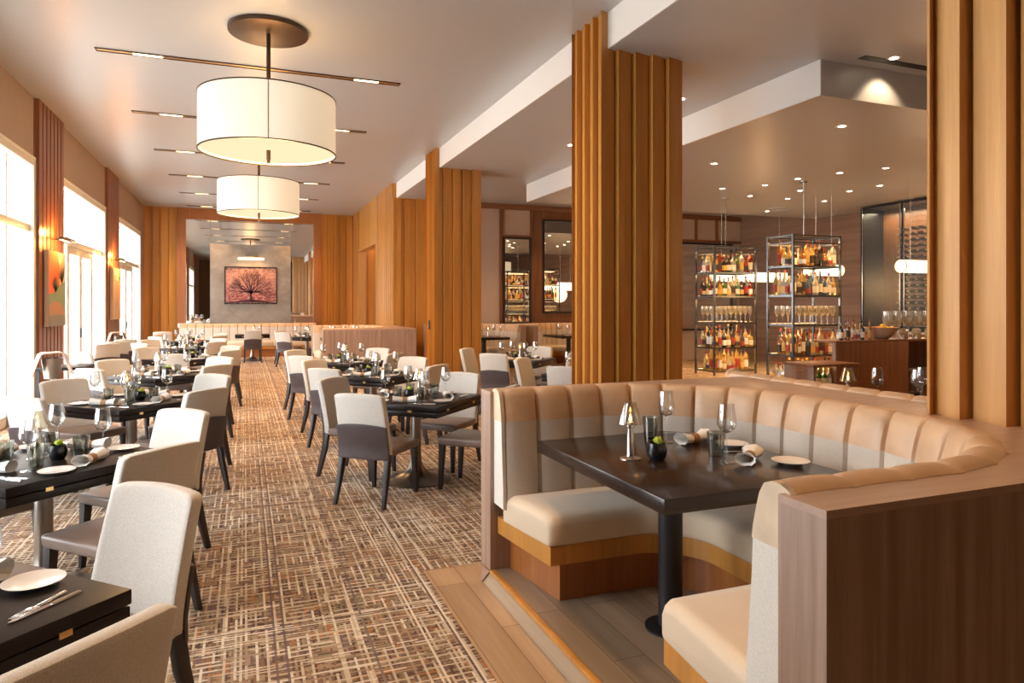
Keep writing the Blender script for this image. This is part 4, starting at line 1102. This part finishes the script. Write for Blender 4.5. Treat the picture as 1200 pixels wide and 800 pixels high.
def tower(cx, cy, wx, wy, z0, z1, shelves, which, zc, seed, rods=1):
    rnd = random.Random(seed)
    t = empty('bottle_tower', (cx, cy, 0), 0, 'chrome and glass bottle tower hung from the bar ceiling, %s' % which, 'shelf tower')
    hx, hy = wx / 2, wy / 2; r = .018
    for sx in (-1, 1):
        for sy in (-1, 1): G().box(sx * hx - r, sx * hx + r, sy * hy - r, sy * hy + r, z0, z1).build('post', M['dark_chrome'], t)
    g = G()
    for z in (z1 - .03, z1 - .16): 
        g.box(-hx, hx, -hy - .012, -hy + .012, z, z + .025).box(-hx, hx, hy - .012, hy + .012, z, z + .025).box(-hx - .012, -hx + .012, -hy, hy, z, z + .025).box(hx - .012, hx + .012, -hy, hy, z, z + .025)
    g.build('top_rail', M['dark_chrome'], t)
    G().cyl((0, 0), .008, z1, zc, 8).build('suspension_rod', M['chrome'], t)
    G().lathe([(0, zc - .02), (.07, zc - .02), (.07, zc), (0, zc)], 20).build('ceiling_plate', M['chrome'], t)
    G().box(-hx, hx, -.012, .012, z1 - .03, z1 - .005).build('cross_rail', M['chrome'], t)
    for k, (z, kind) in enumerate(shelves):
        s = G().box(-hx + .0, hx - .0, -hy, hy, z - .012, z).build('glass_shelf', M['shelf_glass'], t)
        g = G().box(-hx, hx, -hy - .010, -hy + .006, z - .03, z + .004).box(-hx - .010, -hx + .006, -hy, hy, z - .03, z + .004).box(-hx, hx, hy - .006, hy + .01, z - .03, z + .004).box(hx - .006, hx + .01, -hy, hy, z - .03, z + .004)
        g.build('shelf_rail', M['dark_chrome'], s)
        G().box(-hx + .03, hx - .03, hy - .06, hy - .045, z + .001, z + .012).build('led_strip', M['led_soft'], s)
        light('AREA', 'shelf_glow', (cx, cy, z + .46), 9, WARM, shape='RECTANGLE', size=wx * .8, size_y=wy * .7)
        nm = ['lowest', 'second', 'middle', 'fourth', 'top'][k]
        if kind == 'glass':
            nx = 8
            for i in range(nx):
                for j in range(4):
                    place(GB, (cx - hx + .09 + i * (wx - .18) / (nx - 1), cy - hy + .07 + j * .14, z), 0, 'clear stemmed glass in ranks on middle shelf of the %s' % which, 'stemmed glasses in the ' + which, cat='wine glass', scale=(1.35, 1.35, 1.95))
            continue
        nx = int(wx / .108); spots = []
        for i in range(nx):
            for j in (0, 1): spots.append((cx - hx + .08 + i * (wx - .16) / (nx - 1), cy - hy + .08 + j * (wy - .2)))
        for i in range(3): spots.append((cx - hx + .09, cy - hy + .20 + i * .105))
        for (x, y) in spots:
            if rnd.random() < .05: continue
            bottle(x, y, z, rnd, kind, 'on the %s shelf of the %s' % (nm, which), '%s shelf of %s' % (nm, which))
tower(9.47, 11.9, 1.05, .62, .14, 2.82, [(.24, ['gold', 'amber', 'gold', 'clear']), (.72, ['amber', 'dark', 'gold', 'clear', 'dark']), (1.24, 'glass'), (1.78, ['dark', 'red', 'clear', 'gold', 'green', 'dark']), (2.27, ['green', 'gold', 'clear', 'dark', 'red', 'clear', 'dark'])], 'window-ward tower', H3, 3)
tower(9.47, 9.72, 1.08, .62, .14, 2.84, [(.20, ['green', 'dark', 'clear']), (.71, ['clear', 'amber', 'gold', 'blue']), (1.25, 'glass'), (1.77, ['clear', 'clear', 'blue', 'gold']), (2.29, ['amber', 'dark', 'gold', 'clear'])], 'pillar-ward tower', H3, 8)

# ------------------------------------------------------------------ bar counters
t = empty('bar_counter', (6.22, 5.9, 0), 0, 'tall reddish wooden bar counter behind the second booth', 'bar counter')
G().box(0, 1.13, 0, .06, 0, 1.165).build('front_panel', M['bar_wood'], t, bevel=.004)
G().box(0, 3.4, -.0, .34, 1.165, 1.19).build('worktop', M['bar_wood'], t, bevel=.003)
G().box(1.10, 1.16, .06, .30, 0, 1.165).build('side_panel', M['oak_red'], t)
G().box(1.16, 3.4, .26, .32, 0, 1.165).build('back_panel', M['bar_wood'], t)
G().box(1.16, 3.4, .06, .26, .80, .84).build('inner_shelf', M['steel'], t)
t = empty('service_cabinet', (5.29, 5.3, 0), 0, 'low wooden service cabinet with a lit niche of green bottles', 'cabinet')
G().box(0, .03, 0, .40, 0, .975).build('end_panel', M['bar_wood'], t, bevel=.003)
G().box(.03, .60, .35, .40, 0, .975).build('back_panel', M['bar_wood'], t)
G().box(.30, .60, 0, .35, 0, .975).build('front_door', M['bar_wood'], t)
G().box(-.01, .61, -.01, .41, .975, 1.0).build('worktop', M['bar_wood'], t, bevel=.003)
G().box(.03, .30, .0, .35, .76, .78).build('shelf', M['bar_wood'], t)
G().box(-.006, 0, .12, .26, .92, .93).build('pull', M['brass'], t)
light('POINT', 'niche_glow', (5.44, 5.4, .95), 1.2, (1, .9, .5), shadow_soft_size=.02)
for i in range(4):
    cn_ = 'green' if i in (1, 2) else 'clear'
    o = bpy.data.objects.new('liquor_bottle', bottle_mesh(5, cn_, 0, 1)); col.objects.link(o); o.location = (5.365 + i * .066, 5.37, .78); o.scale = (.7, .7, .72)
    tag(o, 'small %s bottle in the lit niche of service cabinet' % cn_, 'bottle', 'bottles in the lit niche, ' + cn_)
# fruit bowl
bx, by, bz = 7.10, 6.06, 1.19
o = G().lathe([(0, 0), (.07, 0), (.13, .05), (.19, .14), (.18, .145), (.12, .06), (0, .02)], 28).build('fruit_bowl', plain('wooden_bowl', (.42, .28, .18), .5), None, smooth=True, loc=(bx, by, bz)); tag(o, 'wide wooden bowl of citrus on the tall bar counter', 'bowl')
fm = {'lemon': plain('lemon', (.85, .60, .05), .45), 'lime': plain('lime', (.10, .26, .03), .45), 'orange': plain('orange_skin', (.80, .27, .03), .5)}
for k, (dx, dy, dz, kd) in enumerate(((0, -.06, .11, 'lemon'), (.08, 0, .12, 'lemon'), (-.08, .0, .11, 'lime'), (0, .07, .12, 'orange'), (.02, 0, .155, 'lemon'), (-.1, -.05, .12, 'orange'), (.10, -.06, .125, 'lemon'))):
    g = G(); g.lathe([(0, -.038), (.008, -.034), (.026, -.018), (.031, 0), (.026, .018), (.008, .034), (0, .038)] if kd != 'orange' else [(0, -.034), (.02, -.028), (.034, 0), (.02, .028), (0, .034)], 16)
    o = g.build(kd, fm[kd], None, smooth=True, loc=(bx + dx, by + dy, bz + dz)); o.rotation_euler = (1.2, .3 * k, k); tag(o, 'ripe %s heaped in the wooden bowl on bar counter' % kd, kd, kd + 's in the bowl')
rnd = random.Random(12)
for i in range(9):
    x = 6.40 + i * .055; o = bpy.data.objects.new('bitters_bottle', bottle_mesh(i % 3 if i % 3 != 1 else 3, ['dark', 'clear', 'amber'][i % 3], i % 5, i % 3)); col.objects.link(o); o.location = (x, 6.0 + .08 * (i % 2), 1.19); o.scale = (.6, .6, .75)
    tag(o, 'little bitters bottle lined up beside the fruit bowl on bar counter', 'bottle', 'bitters bottles on the bar counter')
gj = [G().lathe([(0, 0), (.045, 0), (.045, .10), (.03, .12), (.028, .12), (.042, .098), (.042, .006), (0, .006)], 20).mesh('garnish_jar', M['glass_bar'], smooth=True), G().cyl((0, 0), .040, .008, .075, 16).mesh('garnish', fm['orange']), G().cyl((0, 0), .040, .008, .075, 16).mesh('garnish', fm['lime']), G().cyl((0, 0), .040, .008, .075, 16).mesh('garnish', fm['lemon'])]
for i in range(7):
    x = 7.36 + i * .11
    o = bpy.data.objects.new('garnish_jar', gj[0]); col.objects.link(o); o.location = (x, 5.97 + .1 * (i % 2), 1.19)
    kk = 1 + i % 3; c_ = bpy.data.objects.new('garnish', gj[kk]); col.objects.link(c_); c_.parent = o
    tag(o, 'clear jar of %s garnish on the tall bar counter' % ['orange', 'green', 'yellow'][kk - 1], 'jar', 'garnish jars, ' + ['orange', 'green', 'yellow'][kk - 1])
for i in range(14):
    place(GB, (7.3 + .085 * i, 6.16 + .04 * (i % 2), 1.19), 0, 'clear stemmed glass lined up behind the garnish jars on bar counter', 'stemmed glasses on the bar counter', cat='wine glass')
# back bar with bottles before the stone wall
t = empty('back_bar', (12.9, 10.9, 0), 0, 'long back bar counter before the stone plank wall', 'bar counter')
G().box(-.3, .55, -2.4, 2.6, 0, 1.0).build('carcass', M['bar_wood'], t); G().box(-.33, .58, -2.43, 2.63, 1.0, 1.05).build('worktop', M['steel'], t)

# ------------------------------------------------------------------ wine display cabinet on the right wall
t = empty('wine_cabinet', (XR, 10.5, 0), 0, 'tall glass-fronted wine cabinet in the bar wall holding racked bottles', 'wine cabinet')
y0, y1 = -1.85, 1.3
d = .7
G().box(-.03, -.005, y0, y1, 1.1, 3.80).build('back_panel', M['bar_wood'], t)
g = G()
for y in (y0, y0 + 1.05, y0 + 2.1, y1): g.box(-d, -d + .04, y - .02, y + .02, 1.1, 3.80)
g.box(-d, -.03, y0 - .02, y0 + .02, 1.1, 3.8).box(-d, -.03, y1 - .02, y1 + .02, 1.1, 3.8).box(-d, -.03, y0, y1, 1.1, 1.14).box(-d, -.03, y0, y1, 3.78, 3.82)
g.build('frame', M['black_steel'], t)
g = G()
for y in (y0 + .03, y0 + 1.0, y0 + 1.1, y0 + 2.05, y0 + 2.15, y1 - .03): g.box(-d - .01, -d, y - .012, y + .012, 1.12, 3.8)
g.build('chrome_edge', M['chrome'], t)
G().box(-d + .01, -d + .016, y0 + .02, y1 - .02, 1.14, 3.78).build('pane', M['cabinet_glass'], t)
for y in (.65, .25):
    g = G()
    for k in range(22): g.box(-.5, -.2, y - .42, y - .40, 1.2 + k * .11, 1.21 + k * .11).box(-.5, -.2, y - .62, y - .60, 1.2 + k * .11, 1.21 + k * .11)
    g.build('bottle_rack', M['steel'], t)
light('AREA', 'wine_cabinet_glow', (XR - .35, 10.6, 3.7), 60, (1, .8, .55), shape='RECTANGLE', size=.3, size_y=2.6)
wb = G(); wb.T = Matrix.Rotation(-PI / 2, 4, 'Y')
wb.lathe([(0, -.15), (.037, -.145), (.037, .03), (.014, .085), (.014, .14), (0, .14)], 14); wb.lathe([(0, .10), (.0155, .10), (.0155, .15), (0, .15)], 10, mi=1)
wbm = wb.mesh('wine_bottle', [BM_['dark'], CAP[1]], smooth=True)
for c_, y in enumerate((10.75, 11.0, 10.35, 10.55)):
    for k in range(17):
        o = bpy.data.objects.new('wine_bottle', wbm); col.objects.link(o); o.location = (XR - .36, y + (.03 if k % 2 else 0), 1.27 + k * .125)
        tag(o, 'dark wine bottle with gold foil racked in the glass wine cabinet', 'bottle', 'wine bottles racked in the cabinet')

# ------------------------------------------------------------------ light and view
w_ = bpy.data.worlds.new('sky'); sc.world = w_; w_.use_nodes = True
bg = w_.node_tree.nodes['Background']; bg.inputs[0].default_value = (1, .99, .975, 1); bg.inputs[1].default_value = 12.0
vs = sc.view_settings; vs.view_transform = 'Standard'; vs.look = 'None'; vs.gamma = 1; vs.use_curve_mapping = False; vs.exposure = .05
try:
    sc.cycles.use_denoising = True; sc.cycles.denoiser = 'OPENIMAGEDENOISE'
    sc.cycles.max_bounces = 8; sc.cycles.diffuse_bounces = 5; sc.cycles.glossy_bounces = 4; sc.cycles.transparent_max_bounces = 24; sc.cycles.transmission_bounces = 4
    sc.cycles.sample_clamp_indirect = 6; sc.cycles.caustics_reflective = False; sc.cycles.caustics_refractive = False
except Exception as e: print(e)
